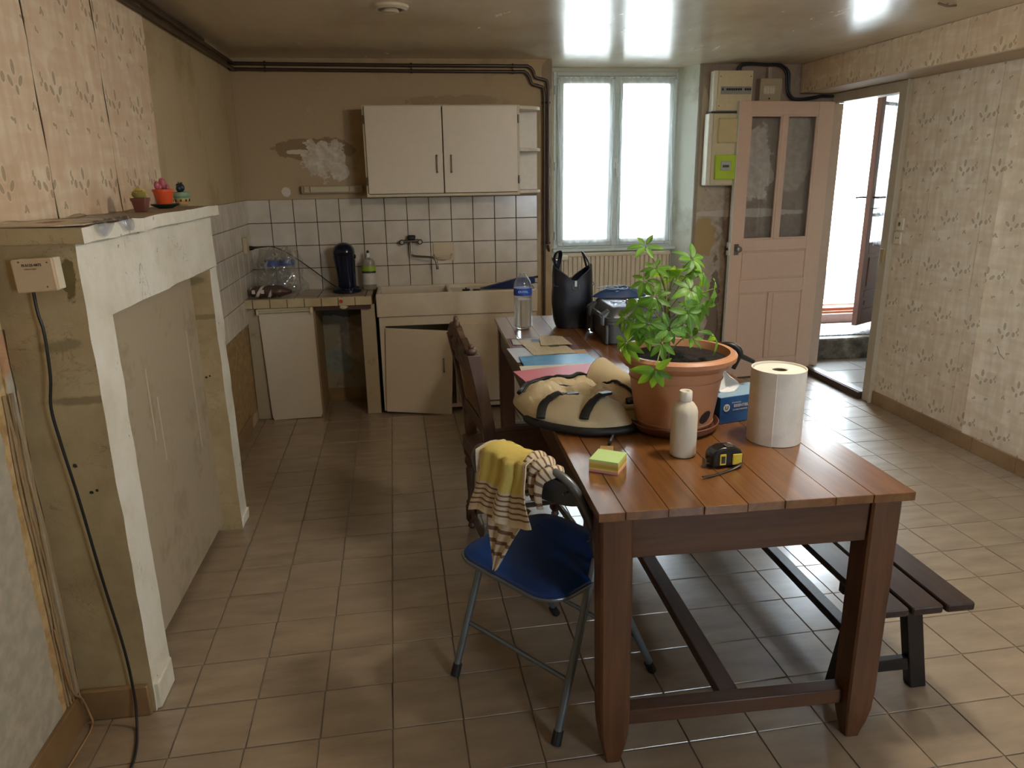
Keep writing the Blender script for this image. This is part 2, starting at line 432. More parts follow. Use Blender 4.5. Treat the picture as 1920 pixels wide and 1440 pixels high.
def ceramic(name, c0, c1, rough=.18):
    t = NT(name); k = t.noise(t.pos, 7, 4); t.set(t.ramp(k, [(.35, c0), (.65, c1)]), rough, 0, .5); t.bump(t.noise(t.pos, 9, 2), .04, .004); return t.m
M_WTILE = ceramic('white_wall_tile', '#c6bdac', '#d5cdbf')
M_CTILE = ceramic('beige_counter_tile', '#9c8c70', '#b5a688', .25)
M_CEDGE = ceramic('yellowed_edge_tile', '#b3a27c', '#c2b38f', .25)
M_WGROUT = simple('dark_tile_grout', '#4b3f31', .9)
M_SKIRT = ceramic('brown_skirting_tile', '#7d6242', '#937753', .35)
M_SHADE_TRIM = simple('aged_cream_paint', '#bdb49c', .42, bump=.05)

# ---------------------------------------------------------------- setting: shell
XL, XR, YN, CZ = -1.045, 3.05, -1.7, 2.25
def lx(y): return -1.02-.0088*(y+.2)          # left wall drifts outward towards the back

fl = MB().box(-1.3, 3.06, YN, 5.6, -.12, -.004).build('floor', M_GROUT, kind='structure')
U = Vector((.2052, .0066)); V = Vector((-.0045, .2031)); O0 = Vector((-.74323, 1.76772))
g = .004
ue, ve = U.length, V.length; ang = atan2(U.y, U.x)
tb = MB().bbox(-ue/2+g/2, ue/2-g/2, -ve/2+g/2, ve/2-g/2, -.008, 0, .0016)
tme = bpy.data.meshes.new('tile'); tme.from_pydata([tuple(p) for p in tb.v], [], tb.f); tme.materials.append(M_TILE)
cands = []
for i in range(-4, 22):
    for j in range(-13, 21):
        c = O0+U*(i+.5)+V*(j+.5)
        cor = [O0+U*(i+a)+V*(j+b) for a, b in ((0,0),(1,0),(1,1),(0,1))]
        if max(p.x for p in cor) < XL or min(p.x for p in cor) > XR-.01 or max(p.y for p in cor) < YN or min(p.y for p in cor) > 5.5: continue
        d = Vector((c.x, c.y, -1.54)); dep = d.dot(CF); sx = d.dot(CR)/dep if dep > .1 else 9; sy = -d.dot(CU)/dep if dep > .1 else 9
        vis = abs(sx) < .76 and -.6 < sy < .58 and dep > .3
        hid = (c.y > 4.95 and c.x > -.2) or (c.y > 5.25)
        cands.append((0 if (vis and not hid) else 1, dep, c, cor))
cands.sort(key=lambda r: (r[0], r[1]))
rest = MB(); cnt = 0
for fl_out, dep, c, cor in cands:
    full = all(XL+.02 < p.x < XR-.01 and YN < p.y < 5.45 for p in cor)
    if full and cnt < 300 and not fl_out:
        inst('tile', tme, Matrix.Translation((c.x, c.y, random.uniform(-.0006, .0004))) @ Matrix.Rotation(ang+random.uniform(-.002, .002), 4, 'Z'), fl); cnt += 1
    else:
        sh = [c+(p-c)*(1-g/ue) for p in cor]; pl = clip([(p.x, p.y) for p in sh], XL-.02, XR-.005, YN, 5.5)
        if len(pl) < 3: continue
        if not fl_out and cnt < 300:
            MB().prism(pl, -.008, -.0002).build('tile', M_TILE, fl); cnt += 1
        else: rest.prism(pl, -.008, -.0002)
rest.build('tiles_out_of_reach', M_TILE, fl, kind='stuff')

MB().box(-1.4, 3.4, YN-.1, 5.9, CZ, CZ+.12).build('ceiling', M_CEIL, kind='structure')

# left wall (slightly skewed), with wallpaper strips above the mantel
wl = MB()
wl.add([(lx(YN),YN,0),(lx(5.3),5.3,0),(lx(5.3)-.15,5.3,0),(lx(YN)-.15,YN,0),(lx(YN),YN,CZ),(lx(5.3),5.3,CZ),(lx(5.3)-.15,5.3,CZ),(lx(YN)-.15,YN,CZ)],
       [(3,2,1,0),(4,5,6,7),(0,1,5,4),(1,2,6,5),(2,3,7,6),(3,0,4,7)])
wall_left = wl.build('wall_left', M_WALL_LEFT, kind='structure')
def lpaper(y0, y1, z0, z1, top_y1=None):
    top_y1 = top_y1 or y1
    b = MB(); e = .0022; n = 14
    def fn(u, v):
        z = z0+(z1-z0)*v; yb = y1+(top_y1-y1)*v; y = y0+(yb-y0)*u
        lift = .0035*max(0, abs(u-.5)*2-.93)/.07*(.5+.5*sin(v*17+y0*9))
        return (lx(y)+e+lift, y, z+(.02*mnoise.noise(Vector((y*6, 1, z0))) if v == 0 else 0))
    b.grid(lambda u, v: fn(1-u, v), n, 10, thick=.002); return b.build('wallpaper_strip', M_PAPER_L, wall_left)
for y0, y1, ty in ((-.76,-.24,None),(-.235,.285,None),(.29,.815,None),(.82,1.345,None),(1.35,1.865,None),(1.87,2.385,2.385),(2.39,2.905,2.905),(2.91,3.405,3.46)):
    lpaper(y0, y1-.004, 1.0 if y1 < 1.95 else 1.425, CZ-.001, ty and ty-.004)
# torn wallpaper strip in the corner beside the chimney
for k in range(5):
    y = 1.90+.012*k
    pts = [(lx(y)+.003+.0025*k+.003*mnoise.noise(Vector((z*9, k, 0))), y+.018*mnoise.noise(Vector((z*3.3, k*5.0, 2))), z) for z in [1.02-.05*q for q in range(20)]]
    MB().tube(pts, [.004+.002*mnoise.noise(Vector((q*.9, k, 7))) for q in range(20)], 5, flat=.5).build('torn_paper_edge', simple('torn_paper', ['#a08a68', '#77603f', '#b0a07c', '#82704c', '#9c8862'][k], .9, bump=.4), wall_left)
# round socket hole low at the frame edge
MB().lathe([(.0,0),(.018,0),(.034,.004),(.036,.008),(.030,.010),(.020,.007),(.0,.007)], (0,0,0), 20, Matrix.Translation((lx(1.87)+.002,1.862,1.064)) @ Matrix.Rotation(radians(90),4,'Y')).build('cable_outlet_ring', simple('dull_grey_plastic', '#a09a86', .5), wall_left, smooth=30)

# tiles
def tile_mesh(name, w, h, d, mat, b=.0018):
    m = MB().bbox(-w/2, w/2, -d, 0, -h/2, h/2, b); me = bpy.data.meshes.new(name); me.from_pydata([tuple(p) for p in m.v], [], m.f); me.materials.append(mat); return me
TW, TH = .1482, .1500
WT = tile_mesh('tile', TW-.0045, TH-.0045, .007, M_WTILE)
# kitchen back wall
wall_back = MB().box(-1.3, .967, 5.1, 5.5, 0, CZ).build('wall_back', M_WALL_BACK, kind='structure')
MB().box(-1.075, .863, 5.0975, 5.1, .80, 1.392).build('tile_bed', M_WGROUT, wall_back)
for i in range(13):
    for j in range(4):
        x = -1.063+TW*(i+.5); z = 1.3925-TH*(j+.5)
        inst('tile', WT, Matrix.Translation((x, 5.0975+random.uniform(-.0006, .0004), z)) @ Matrix.Rotation(random.uniform(-.004,.004), 4, 'Y'), wall_back)
MB().box(.77, .863, 5.0975, 5.1, .645, .80).build('tile_bed', M_WGROUT, wall_back)
MB().box(.775, .861, 5.0905, 5.0975, .646, .789).build('tile', M_WTILE, wall_back)
# left wall tiles (from behind the fireplace to the corner)
th = atan2(lx(5.0)-lx(4.0), 1.0)
RL = Matrix.Rotation(radians(90)-th, 4, 'Z')
ym = 4.32; MB().box(-.78, .78, 0, .0025, -.375, .375, Matrix.Translation((lx(ym)+.0028, ym, 1.0175)) @ RL).build('tile_bed', simple('pale_grout', '#8f8571', .8), wall_left)
for i in range(11):
    for j in range(5):
        y = 5.088-TW*(i+.5); z = 1.3925-TH*(j+.5)
        if y < 3.5 and j > 0: pass
        inst('tile', WT, Matrix.Translation((lx(y)+.0028, y, z)) @ RL @ Matrix.Rotation(random.uniform(-.004,.004), 4, 'Y'), wall_left)

# window recess + part with the electric boxes
rec = MB()
rec.box(.967, 1.05, 5.5, 5.75, 0, CZ)                      # left of the window
rec.box(1.05, 2.0, 5.5, 5.75, 0, .975); rec.box(1.05, 2.0, 5.5, 5.75, 2.225, CZ)
rec.box(1.985, 2.2, 5.5, 5.75, 0, CZ)
rec.build('wall_recess', M_JAMB, kind='structure')
MB().add([(1.968,5.5,0),(2.050,5.279,0),(2.2,5.279,0),(2.2,5.5,0),(1.968,5.5,CZ),(2.050,5.279,CZ),(2.2,5.279,CZ),(2.2,5.5,CZ)],
         [(3,2,1,0),(4,5,6,7),(0,1,5,4),(1,2,6,5),(2,3,7,6),(3,0,4,7)]).build('wall_reveal', M_JAMB, kind='structure')
MB().box(2.051, 3.12, 5.278, 5.5, 0, CZ).build('wall_back_right', M_METER, kind='structure')
MB().box(2.053, 2.075, 5.268, 5.278, .0, 2.245).build('trim_1', simple('old_grey_board', '#8f8372', .8, bump=.3), kind='structure')

# right wall with doorway, wallpaper strips and skirting tiles
YD0, YD1, ZD = 4.40, 5.27, 2.045
wr = MB(); wr.box(3.05, 3.12, YN, YD0, 0, CZ); wr.box(3.05, 3.12, YD0, 5.5, ZD, CZ)
wall_right = wr.build('wall_right', M_PLAIN, kind='structure')
ss = [4.385, 4.10, 3.66, 3.535, 3.0, 2.47, 1.94, 1.41, .88, .35, -.18, -.71, -1.24, -1.69]
for a, b in zip(ss[1:], ss[:-1]):
    def fn(u, v, a=a, b=b):
        y = b-.003+(a+.003-b)*u; z = .088+(2.049-.088)*v
        lift = 0
        if abs(b-3.535) < .01: lift = .022*max(0, 1-u*9)*(.55+.45*sin(v*3.1))
        lift += .0018*mnoise.noise(Vector((y*5, z*3, 0)))
        return (3.0485-.001-max(0, lift), y, z)
    MB().grid(fn, 12, 12, thick=.002).build('wallpaper_strip', M_PAPER_R, wall_right)
MB().tube([(3.046,3.40,.62),(3.041,3.37,.585),(3.042,3.335,.565)], .0012, 5).build('hanging_wire', simple('thin_wire', '#4a3d30', .6), wall_right)
bb = struct('baseboard_right')
ys = [4.375, 4.075, 3.766, 3.452, 3.14, 2.83, 2.52, 2.21, 1.9, 1.59, 1.28, .97, .66, .35, .04, -.27, -.58, -.89, -1.2, -1.51]
for a, b in zip(ys[1:], ys[:-1]):
    MB().bbox(3.036, 3.05, a+.0015, b-.0015, 0, .088, .002).build('skirting_tile', M_SKIRT, bb)
bb = struct('baseboard_left')
for k in range(11): MB().bbox(lx(1.9-.31*k)+.001, lx(1.9-.31*k)+.014, 1.955-.31*(k+1)+.002, 1.955-.31*k, 0, .1, .002).build('skirting_tile', M_SKIRT, bb)
for k in range(4): MB().bbox(lx(3.9+.31*k)+.001, lx(3.9+.31*k)+.014, 3.29+.31*k+.002, 3.29+.31*(k+1), 0, .1, .002).build('skirting_tile', M_SKIRT, bb)
bb = struct('baseboard_back')
for k in range(7): MB().bbox(-1.03+.31*k, -1.03+.31*(k+1)-.003, 5.086, 5.1, 0, .095, .002).build('skirting_tile', M_SKIRT, bb)
# papered beam under the ceiling
beam = MB().box(2.80, 3.05, YN, 5.27, 2.052, CZ).jitter(.003, 3).build('trim_2', simple('beam_plaster', '#b9a78e', .7, bump=.3, bscale=40), kind='structure', bevel=.006)
bs = [5.265, 4.74, 4.19, 3.64, 3.1, 2.56, 2.02, 1.48, .94, .4, -.14, -.68, -1.22, -1.69]
for a, b in zip(bs[1:], bs[:-1]): MB().box(2.7975, 2.7995, a+.0015, b-.0015, 2.058, CZ-.002).build('wallpaper_strip', M_PAPER_B, beam)

# wall behind the camera
MB().box(-1.3, 1.7, YN-.12, YN, 0, CZ).box(2.5, 3.2, YN-.12, YN, 0, CZ).box(1.7, 2.5, YN-.12, YN, 0, .95).box(1.7, 2.5, YN-.12, YN, 2.1, CZ).build('wall_front', M_PLAIN, kind='structure')

# ---------------------------------------------------------------- window, radiator
M_PVC = simple('grey_white_window_frame', '#c3ccc8', .35)
M_SILLW = simple('painted_white_wood', '#d5d6cc', .4)
def glass_mat(name, tint='#ffffff', rough=0.0, alpha=.88):
    t = NT(name); tr = t.n('BsdfTransparent', {0: lin(tint)}); gl = t.n('BsdfGlossy', {'Roughness': rough})
    fr = t.n('Fresnel', {'IOR': 1.45}); mx = t.n('MixShader', {0: t.math('MULTIPLY', fr.outputs[0], .9), 1: tr.outputs[0], 2: gl.outputs[0]})
    t.link(mx.outputs[0], t.out.inputs[0]); return t.m
M_GLASS = glass_mat('clear_pane_glass')
def voile(name, col, dens, pattern=None):
    t = NT(name); tl = t.n('BsdfTranslucent', {0: lin(col)}); df = t.n('BsdfDiffuse', {0: lin(col)})
    m1 = t.n('MixShader', {0: .35, 1: tl.outputs[0], 2: df.outputs[0]}); tr = t.n('BsdfTransparent')
    fac = dens
    if pattern:
        w = t.noise(t.vmath('MULTIPLY', t.obj, (60, 60, 40)), 1.0, 3, .7); fac = t.math('ADD', dens-.22, t.math('MULTIPLY', t.smooth(w, .42, .55), .5))
    m2 = t.n('MixShader', {0: fac, 1: tr.outputs[0], 2: m1.outputs[0]}); t.link(m2.outputs[0], t.out.inputs[0]); return t.m
M_VOILE = voile('sheer_white_voile', '#f2f5f5', .30)
M_HEM = voile('dense_voile_hem', '#e9eeee', .7)
M_LACE = voile('white_lace', '#eef2f6', .45, True)

win = struct('window_1', (1.52, 5.5, .975))
b = MB()
for x0, x1 in ((1.05,1.078),(1.957,1.985)): b.box(x0,x1,5.49,5.56,.975,2.225)
b.box(1.078,1.957,5.49,5.56,.975,1.0); b.box(1.078,1.957,5.49,5.56,2.195,2.225); b.box(1.04,1.99,5.44,5.5,.962,.985)
b.build('window_frame', M_PVC, win, bevel=.004)
for x0, x1 in ((1.08,1.506),(1.516,1.955)):
    s_ = MB(); s_.box(x0,x0+.045,5.475,5.53,1.002,2.193); s_.box(x1-.045,x1,5.475,5.53,1.002,2.193)
    s_.box(x0+.045,x1-.045,5.475,5.53,1.002,1.05); s_.box(x0+.045,x1-.045,5.475,5.53,2.145,2.193)
    sash = s_.build('sash', M_PVC, win, bevel=.004)
    MB().box(x0+.045,x1-.045,5.50,5.508,1.05,2.145).build('pane', M_GLASS, sash)
MB().box(1.492,1.53,5.462,5.476,1.0,2.195).build('centre_bead', M_PVC, win, bevel=.004)
MB().bbox(1.498,1.524,5.448,5.462,1.56,1.63,.005).tube([(1.511,5.45,1.60),(1.511,5.425,1.60),(1.513,5.418,1.585),(1.517,5.42,1.50)], [.009,.009,.009,.006], 8).build('window_handle', simple('white_handle', '#e2e6e6', .25), win, smooth=40)
for z in (1.08, 1.58, 2.1): MB().tube([(1.064,5.478,z-.03),(1.064,5.478,z+.03)], .008, 8).build('hinge', M_PVC, win, smooth=40)
for x0, x1, lab in ((1.075,1.495,'sheer white voile curtain pinned over the left window sash'),(1.53,1.95,'sheer white voile curtain pinned over the right window sash')):
    def fn(u, v, x0=x0, x1=x1):
        x = x0+(x1-x0)*u+.012*(1-v)*sin(v*3+x0*9)+.008*mnoise.noise(Vector((v*4, x0, 0)))*(1 if u in (0,1) else 0)
        return (x, 5.452+.006*sin(u*44+v*1.5)+.004*mnoise.noise(Vector((u*9, v*6, x0))), 1.022+.008*abs(sin(u*40))+(2.182-1.022-.008*abs(sin(u*9)))*v)
    c = MB().grid(fn, 60, 14).build('window_curtain', M_VOILE, smooth=80); tag(c, lab, 'curtain', 'window curtains')
    # wide edge hems hanging beside the glass
    e = MB()
    for xc, w in ((x0+.01,.022),(x1-.012,.026)):
        e.grid(lambda u, v: (xc+(u-.5)*w+.01*mnoise.noise(Vector((v*5, xc*3, 1))), 5.447+.006*sin(u*6+v*9), 1.03+1.14*v), 4, 24)
    e.build('hem', M_HEM, c)

rad = thing('radiator', (1.47, 5.42, .42), 'cream panel radiator with vertical ribs below the window', 'radiator')
M_RAD = simple('cream_radiator_enamel', '#cdc0a4', .35)
b = MB(); x0, x1 = 1.10, 1.93; nr = 24; ww = (x1-x0)/nr; pts = []
for k in range(nr):
    xa = x0+ww*k
    pts += [(xa, 5.40), (xa+ww*.30, 5.40), (xa+ww*.45, 5.388), (xa+ww*.85, 5.388)]
pts.append((x1, 5.40)); poly = pts+[(x1, 5.41), (x0, 5.41)]
b.prism(poly, .45, .93); b.build('ribbed_front', M_RAD, rad)
MB().bbox(x0-.005, x1+.005, 5.383, 5.47, .93, .955, .006).build('top_grille', M_RAD, rad)
MB().box(x0, x1, 5.44, 5.455, .45, .93).build('rear_panel', M_RAD, rad)
for xs in (x0-.004, x1): MB().box(xs,xs+.004,5.385,5.465,.44,.94).build('side_panel', M_RAD, rad)
MB().tube([(1.09,5.42,.91),(1.055,5.42,.91)], .011, 10).tube([(1.06,5.42,.91),(1.045,5.42,.91)], .016, 10).build('valve_body', simple('chromed_brass', '#a8a49c', .25, .9), rad, smooth=40)
MB().lathe([(.012,0),(.021,.006),(.022,.03),(.019,.052),(.006,.058)], (0,0,0), 18, Matrix.Translation((1.085,5.375,.925)) @ Matrix.Rotation(radians(90),4,'Y')).build('thermostat_head', simple('thermostat_white', '#ddd6c4', .4), rad, smooth=40)

# ---------------------------------------------------------------- doorway, door leaf
M_FRAME = simple('grey_cream_frame_paint', '#b4ab97', .4, bump=.06)
M_PINK = simple('pale_pink_door_paint', '#cdb09b', .42, var=.06, bump=.06)
d1 = struct('door_1', (3.03, 5.23, 0))
fr = MB(); fr.box(3.025,3.125,4.375,4.465,0,2.05);  fr.box(3.03,3.125,4.465,5.225,1.985,2.05)
fr.box(3.05,3.125,4.465,4.478,0,1.985)
fr.build('door_casing', M_FRAME, d1, bevel=.004)
MB().box(3.012,3.026,4.37,4.385,0,2.055).build('casing_bead', M_FRAME, d1, bevel=.003)
hd = Vector((2.285-3.03, 5.145-5.225, 0)); DW = hd.length; DM = Matrix.Translation((3.03, 5.225, 0)) @ Matrix.Rotation(atan2(hd.y, hd.x), 4, 'Z')
# local: x along leaf from hinge, +y = towards the room (after rotation by ~180 deg), z up
b = MB(); T0, T1 = 0, .036
for x0, x1, z0, z1 in ((0,.125,.008,1.995),(DW-.09,DW,.008,1.995),(.125,DW-.09,1.905,1.995),(.125,DW-.09,.965,1.045),(.125,DW-.09,.655,.755),(.125,DW-.09,.008,.145),(.37,.41,1.045,1.905),(.375,.41,.145,.655)):
    b.box(x0,x1,T0,T1,z0,z1,DM)
MB().box(3.036,3.125,5.229,5.275,0,1.985).build('hinge_jamb', simple('faded_pink_jamb', '#b9a390', .45), d1, bevel=.003)
leaf = b.build('door_leaf', M_PINK, d1, bevel=.0035)
MB().box(DW,DW+.003,.001,.035,.01,1.994,DM).build('white_edge', M_SILLW, leaf)
for x0, x1, z0, z1 in ((.125,DW-.09,.755,.965),(.125,.375,.145,.655),(.41,DW-.09,.145,.655)):
    MB().box(x0,x1,.010,.024,z0,z1,DM).bbox(x0+.012,x1-.012,.02,.030,z0+.012,z1-.012,.003,DM).build('door_panel', M_PINK, leaf)
for x0, x1 in ((.125,.37),(.41,DW-.09)):
    MB().box(x0,x1,.015,.019,1.045,1.905,DM).build('pane', M_GLASS, leaf)
    m = MB()
    for q in ((x0,x0+.012,1.045,1.905),(x1-.012,x1,1.045,1.905),(x0+.012,x1-.012,1.893,1.905),(x0+.012,x1-.012,1.045,1.057)): m.box(q[0],q[1],.019,.031,q[2],q[3],DM)
    m.build('glazing_bead', M_PINK, leaf)
KX = DW-.045
MB().lathe([(.010,0),(.010,.022),(.019,.03),(.024,.040),(.019,.052),(.006,.056)], (0,0,0), 18, DM @ Matrix.Translation((KX,.036,.985)) @ Matrix.Rotation(radians(-90),4,'X')).box(KX-.018,KX+.018,.036,.039,.94,1.02,DM).build('doorknob', simple('worn_steel', '#8b8780', .3, .9), leaf, smooth=40)
MB().box(DW+.003,DW+.012,-.004,.030,.94,1.03,DM).build('lock_plate', M_SILLW, leaf)
MB().box(DW+.012,DW+.022,.008,.02,.975,.993,DM).build('latch', simple('blackened_iron', '#221d19', .5, .6), leaf)
MB().box(3.00,3.04,4.385,4.425,.95,1.035).build('lock_keeper', simple('brown_cream_keeper', '#9b8a62', .4), d1, bevel=.004)

# threshold
sill = MB().bbox(3.0, 3.09, 4.47, 5.225, 0, .048, .006).build('trim_3', simple('dark_worn_sill_wood', '#3c2c20', .5, bump=.3), kind='structure')
MB().bbox(3.012, 3.055, 4.475, 5.222, .0485, .053, .002).build('metal_strip', simple('worn_aluminium_strip', '#9b9690', .3, .7), sill)
MB().box(3.092, 3.119, 4.47, 5.225, .0, .034).build('trim_4', simple('rotten_sill_wood', '#5b4633', .8, bump=.5), kind='structure')

# entrance hall beyond the doorway
M_HALL = simple('whitewashed_hall_wall', '#cfcabd', .8, bump=.1, bscale=20)
MB().box(3.122,4.75,3.4,6.1,-.15,.022).build('floor_hall', simple('hall_floor_bed', '#7f7466', .8), kind='structure')
hf = bpy.data.objects['floor_hall']
for i in range(4):
    for j in range(6):
        y0 = 3.42+.335*j
        if 3.12+.335*i+.33 < 4.62 and y0+.33 < 5.45: MB().bbox(3.12+.335*i, 3.12+.335*i+.33, y0, y0+.33, .022, .03, .002).build('tile', simple('grey_glazed_hall_tile', '#8f8b86', .22), hf)
b = MB(); b.box(3.12,4.75,3.3,3.4,0,2.6); b.box(4.6,4.75,3.4,6.1,0,2.6)
b.box(3.05,3.12,5.5,6.1,0,2.6); b.box(3.05,3.12,3.3,5.5,CZ,2.6)
b.build('wall_hall', M_HALL, kind='structure')
b = MB(); b.box(2.2,3.42,6.1,6.4,0,2.6); b.box(4.45,4.9,6.1,6.4,0,2.6); b.box(3.42,4.45,6.1,6.4,2.42,2.6)
b.build('wall_facade', M_HALL, kind='structure')
MB().box(2.9,4.9,3.3,6.4,2.6,2.7).build('ceiling_hall', M_HALL, kind='structure')
t = NT('rough_concrete_step'); k = t.noise(t.pos, 9, 6, .7); t.set(t.ramp(k, [(.35, '#3f3c37'), (.55, '#6d6860'), (.75, '#a5a097')]), .8); t.bump(k, .5, .01); M_CONC = t.m
step = MB().bbox(3.12, 4.6, 5.43, 6.1, .0, .20, .012).jitter(.003, 9).build('trim_5', M_CONC, kind='structure')
t = NT('mottled_doormat'); k = t.noise(t.pos, 55, 3, .7); t.set(t.ramp(k, [(.38, '#4f4d52'), (.52, '#8d8c95'), (.66, '#c9cad2')]), .9); t.bump(k, .6, .006); M_MAT = t.m
tag(MB().bbox(3.26, 4.45, 5.53, 5.98, .201, .209, .003).build('doormat', M_MAT), 'flat mottled grey doormat on the concrete step in the hall', 'doormat')
th2 = MB().bbox(3.3, 4.5, 6.02, 6.14, .2, .285, .008).build('trim_6', simple('stone_threshold', '#a08a7c', .8, bump=.5, bscale=40), kind='structure')
MB().bbox(3.42, 4.45, 6.05, 6.16, .286, .305, .003).bbox(3.42, 4.45, 6.075, 6.2, .305, .33, .003).build('wooden_sill', simple('orange_sill_wood', '#a5684a', .6, bump=.2), th2)
MB().bbox(3.4, 4.47, 6.2, 6.42, .28, .345, .006).build('stone_sill', simple('pale_stone_sill', '#c9c4b8', .8), th2)

# brown entrance door leaf standing open
d2 = struct('door_2', (4.33, 6.05, .3))
M_BROWN = simple('dark_brown_door_wood', '#5a3628', .45, bump=.15)
M_BROWNE = simple('door_edge_brown', '#6b4638', .5, bump=.15)
hv = Vector((3.62-4.36, 5.60-6.04, 0)); EW = hv.length; EM = Matrix.Translation((4.36, 6.04, 0)) @ Matrix.Rotation(atan2(hv.y, hv.x), 4, 'Z')
b = MB(); z0, z1 = .272, 2.40
for q in ((0,.06,z0,z1),(EW-.06,EW,z0,z1),(.06,EW-.06,z1-.1,z1),(.06,EW-.06,.86,.95),(.06,EW-.06,z0,z0+.13),(.06,EW-.06,.50,.56)): b.box(q[0],q[1],0,.042,q[2],q[3],EM)
lf2 = b.build('door_leaf', M_BROWN, d2, bevel=.004)
for za, zb in ((z0+.13,.50),(.56,.86)): MB().box(.06,EW-.06,.012,.03,za,zb,EM).bbox(.10,EW-.10,.004,.038,za+.03,zb-.03,.006,EM).build('door_panel', M_BROWN, lf2)
MB().box(EW,EW+.003,.001,.041,z0,z1,EM).build('door_edge', M_BROWNE, lf2)
MB().box(.06,EW-.06,.018,.022,.95,z1-.1,EM).build('pane', M_GLASS, lf2)
b = MB(); b.box(EW/2-.012,EW/2+.012,.008,.034,.95,z1-.1,EM)
for z in (1.17,2.02): b.box(.06,EW-.06,.008,.034,z-.012,z+.012,EM)
b.build('glazing_bar', simple('grey_glazing_bar', '#8e8c8c', .5), lf2)
P3 = lambda x, y, z: EM @ Vector((x, y, z))
MB().tube([P3(EW-.03,.042,1.31),P3(EW-.03,.085,1.31),P3(EW-.135,.088,1.31)], .008, 8).tube([P3(EW-.03,0,1.31),P3(EW-.03,-.045,1.31),P3(EW+.06,-.05,1.31)], .008, 8).build('door_handle', simple('dark_bronze', '#2e2822', .4, .7), lf2, smooth=40)
MB().tube([P3(EW-.03,.042,1.225),P3(EW-.03,.075,1.225)], .005, 6).tube([P3(EW-.03,.075,1.225),P3(EW-.08,.078,1.228)], .010, 6, flat=.25).build('key', simple('key_metal', '#3b352f', .4, .8), lf2)
MB().bbox(.30,.42,.042,.05,.855,.905,.003,EM).build('letter_flap', simple('tarnished_metal', '#8a8f8c', .4, .6), lf2)
def lfn(u, v):
    x = .065+(EW-.13)*u; return P3(x, .055+.010*sin(u*40)+.004*sin(u*17), .905+.03*abs(sin(u*12))*(1-v)+(2.31-.905)*v)
tag(MB().grid(lfn, 50, 10).build('lace_curtain', M_LACE, smooth=80), 'white lace curtain on the brown entrance door', 'curtain')
b = MB(); b.box(3.42,3.48,6.16,6.22,.345,2.42); b.box(4.39,4.45,6.12,6.22,.33,2.42); b.box(3.48,4.39,6.16,6.22,2.36,2.42); b.build('door_casing', M_BROWN, d2)

# switches
sw = thing('light_switch', (3.045, 4.315, 1.17), 'cream light switch, upper plate beside the doorway', 'switch')
M_SW = simple('cream_switch_plastic', '#cfc8b2', .35)
MB().bbox(3.036,3.0475,4.28,4.348,1.16,1.235,.004).build('plate', M_SW, sw); MB().box(3.030,3.036,4.309,4.319,1.185,1.208).build('toggle', simple('dark_switch', '#4b4336', .5), sw)
sw = thing('wall_socket', (3.045, 4.33, 1.06), 'cream wall socket directly under the light switch', 'socket')
MB().bbox(3.036,3.0475,4.288,4.355,1.072,1.148,.004).build('plate', M_SW, sw)
for y, z in ((4.311,1.11),(4.332,1.11)): MB().tube([(3.0365,y,z),(3.0345,y,z)], .004, 8).build('pin_hole', simple('dark_hole', '#2b251e', .8), sw)

# gravel outside
t = NT('pale_gravel'); v1 = t.n('TexVoronoi', {'Vector': t.pos, 'Scale': 24.0}); vc = t.sep(v1.outputs['Color'])[0]
t.set(t.ramp(vc, [(.1, '#0b0d0e'), (.4, '#1b2022'), (.8, '#3a4245')]), .9); t.bump(v1.outputs['Distance'], 1.0, .03)
MB().add([(-14,6.42,.30),(20,6.42,.30),(20,60,.30),(-14,60,.30)], [(0,1,2,3)]).build('ground_outside', t.m, kind='structure')
MB().box(-6, 14, 8.7, 9.0, .25, 3.4).build('wall_white_backdrop', simple('white_backdrop_render', '#d9d7d0', .9), kind='structure')  # added backdrop so the view beyond the gravel reads as blown-out daylight


win2 = struct('window_2', (2.1, YN-.06, .95))
b = MB(); yy = YN-.09
b.box(1.70,1.75,yy,yy+.05,.95,2.1); b.box(2.45,2.50,yy,yy+.05,.95,2.1); b.box(1.75,2.45,yy,yy+.05,.95,1.0); b.box(1.75,2.45,yy,yy+.05,2.05,2.1); b.box(2.08,2.12,yy,yy+.05,1.0,2.05)
b.build('window_frame', M_PVC, win2)
MB().box(1.75,2.45,yy+.02,yy+.026,1.0,2.05).build('pane', M_GLASS, win2)
MB().add([(-14,YN-.2,-.1),(20,YN-.2,-.1),(20,-40,-.1),(-14,-40,-.1)], [(3,2,1,0)]).build('ground_outside', bpy.data.materials['pale_gravel'], kind='structure')

MB().grid(lambda u, v: (1.76+.68*u, yy+.07+.012*sin(u*40), 1.0+1.05*v), 40, 4).build('dimming_voile', voile('rear_dimming_voile', '#e6e2d8', .6), win2)  # unseen voile added to cut the daylight coming through this window

# ---------------------------------------------------------------- fireplace
t = NT('flaking_white_plaster'); k = t.noise(t.pos, 5, 6, .62); wv = t.noise(t.vmath('MULTIPLY', t.pos, (14, 14, 3)), 1.0, 5, .7)
cc = t.ramp(k, [(.3, '#d8d4c2'), (.5, '#eae7d9'), (.7, '#f2f0e8')])
ck = t.noise(t.vmath('MULTIPLY', t.pos, (3, 7, 2.2)), 1.0, 5, .7, 1.5)
crk = t.math('SUBTRACT', 1.0, t.smooth(t.math('ABSOLUTE', t.math('SUBTRACT', ck, .5)), .0, .006))
msk = t.smooth(t.noise(t.pos, 2.6, 3), .52, .62)
cc = t.mix(t.math('MULTIPLY', t.math('MULTIPLY', crk, msk), .9), cc, '#5a5548')
spk = t.noise(t.pos, 34, 3, .6); cc = t.mix(t.math('MULTIPLY', t.smooth(spk, .69, .74), .8), cc, '#5a5446')
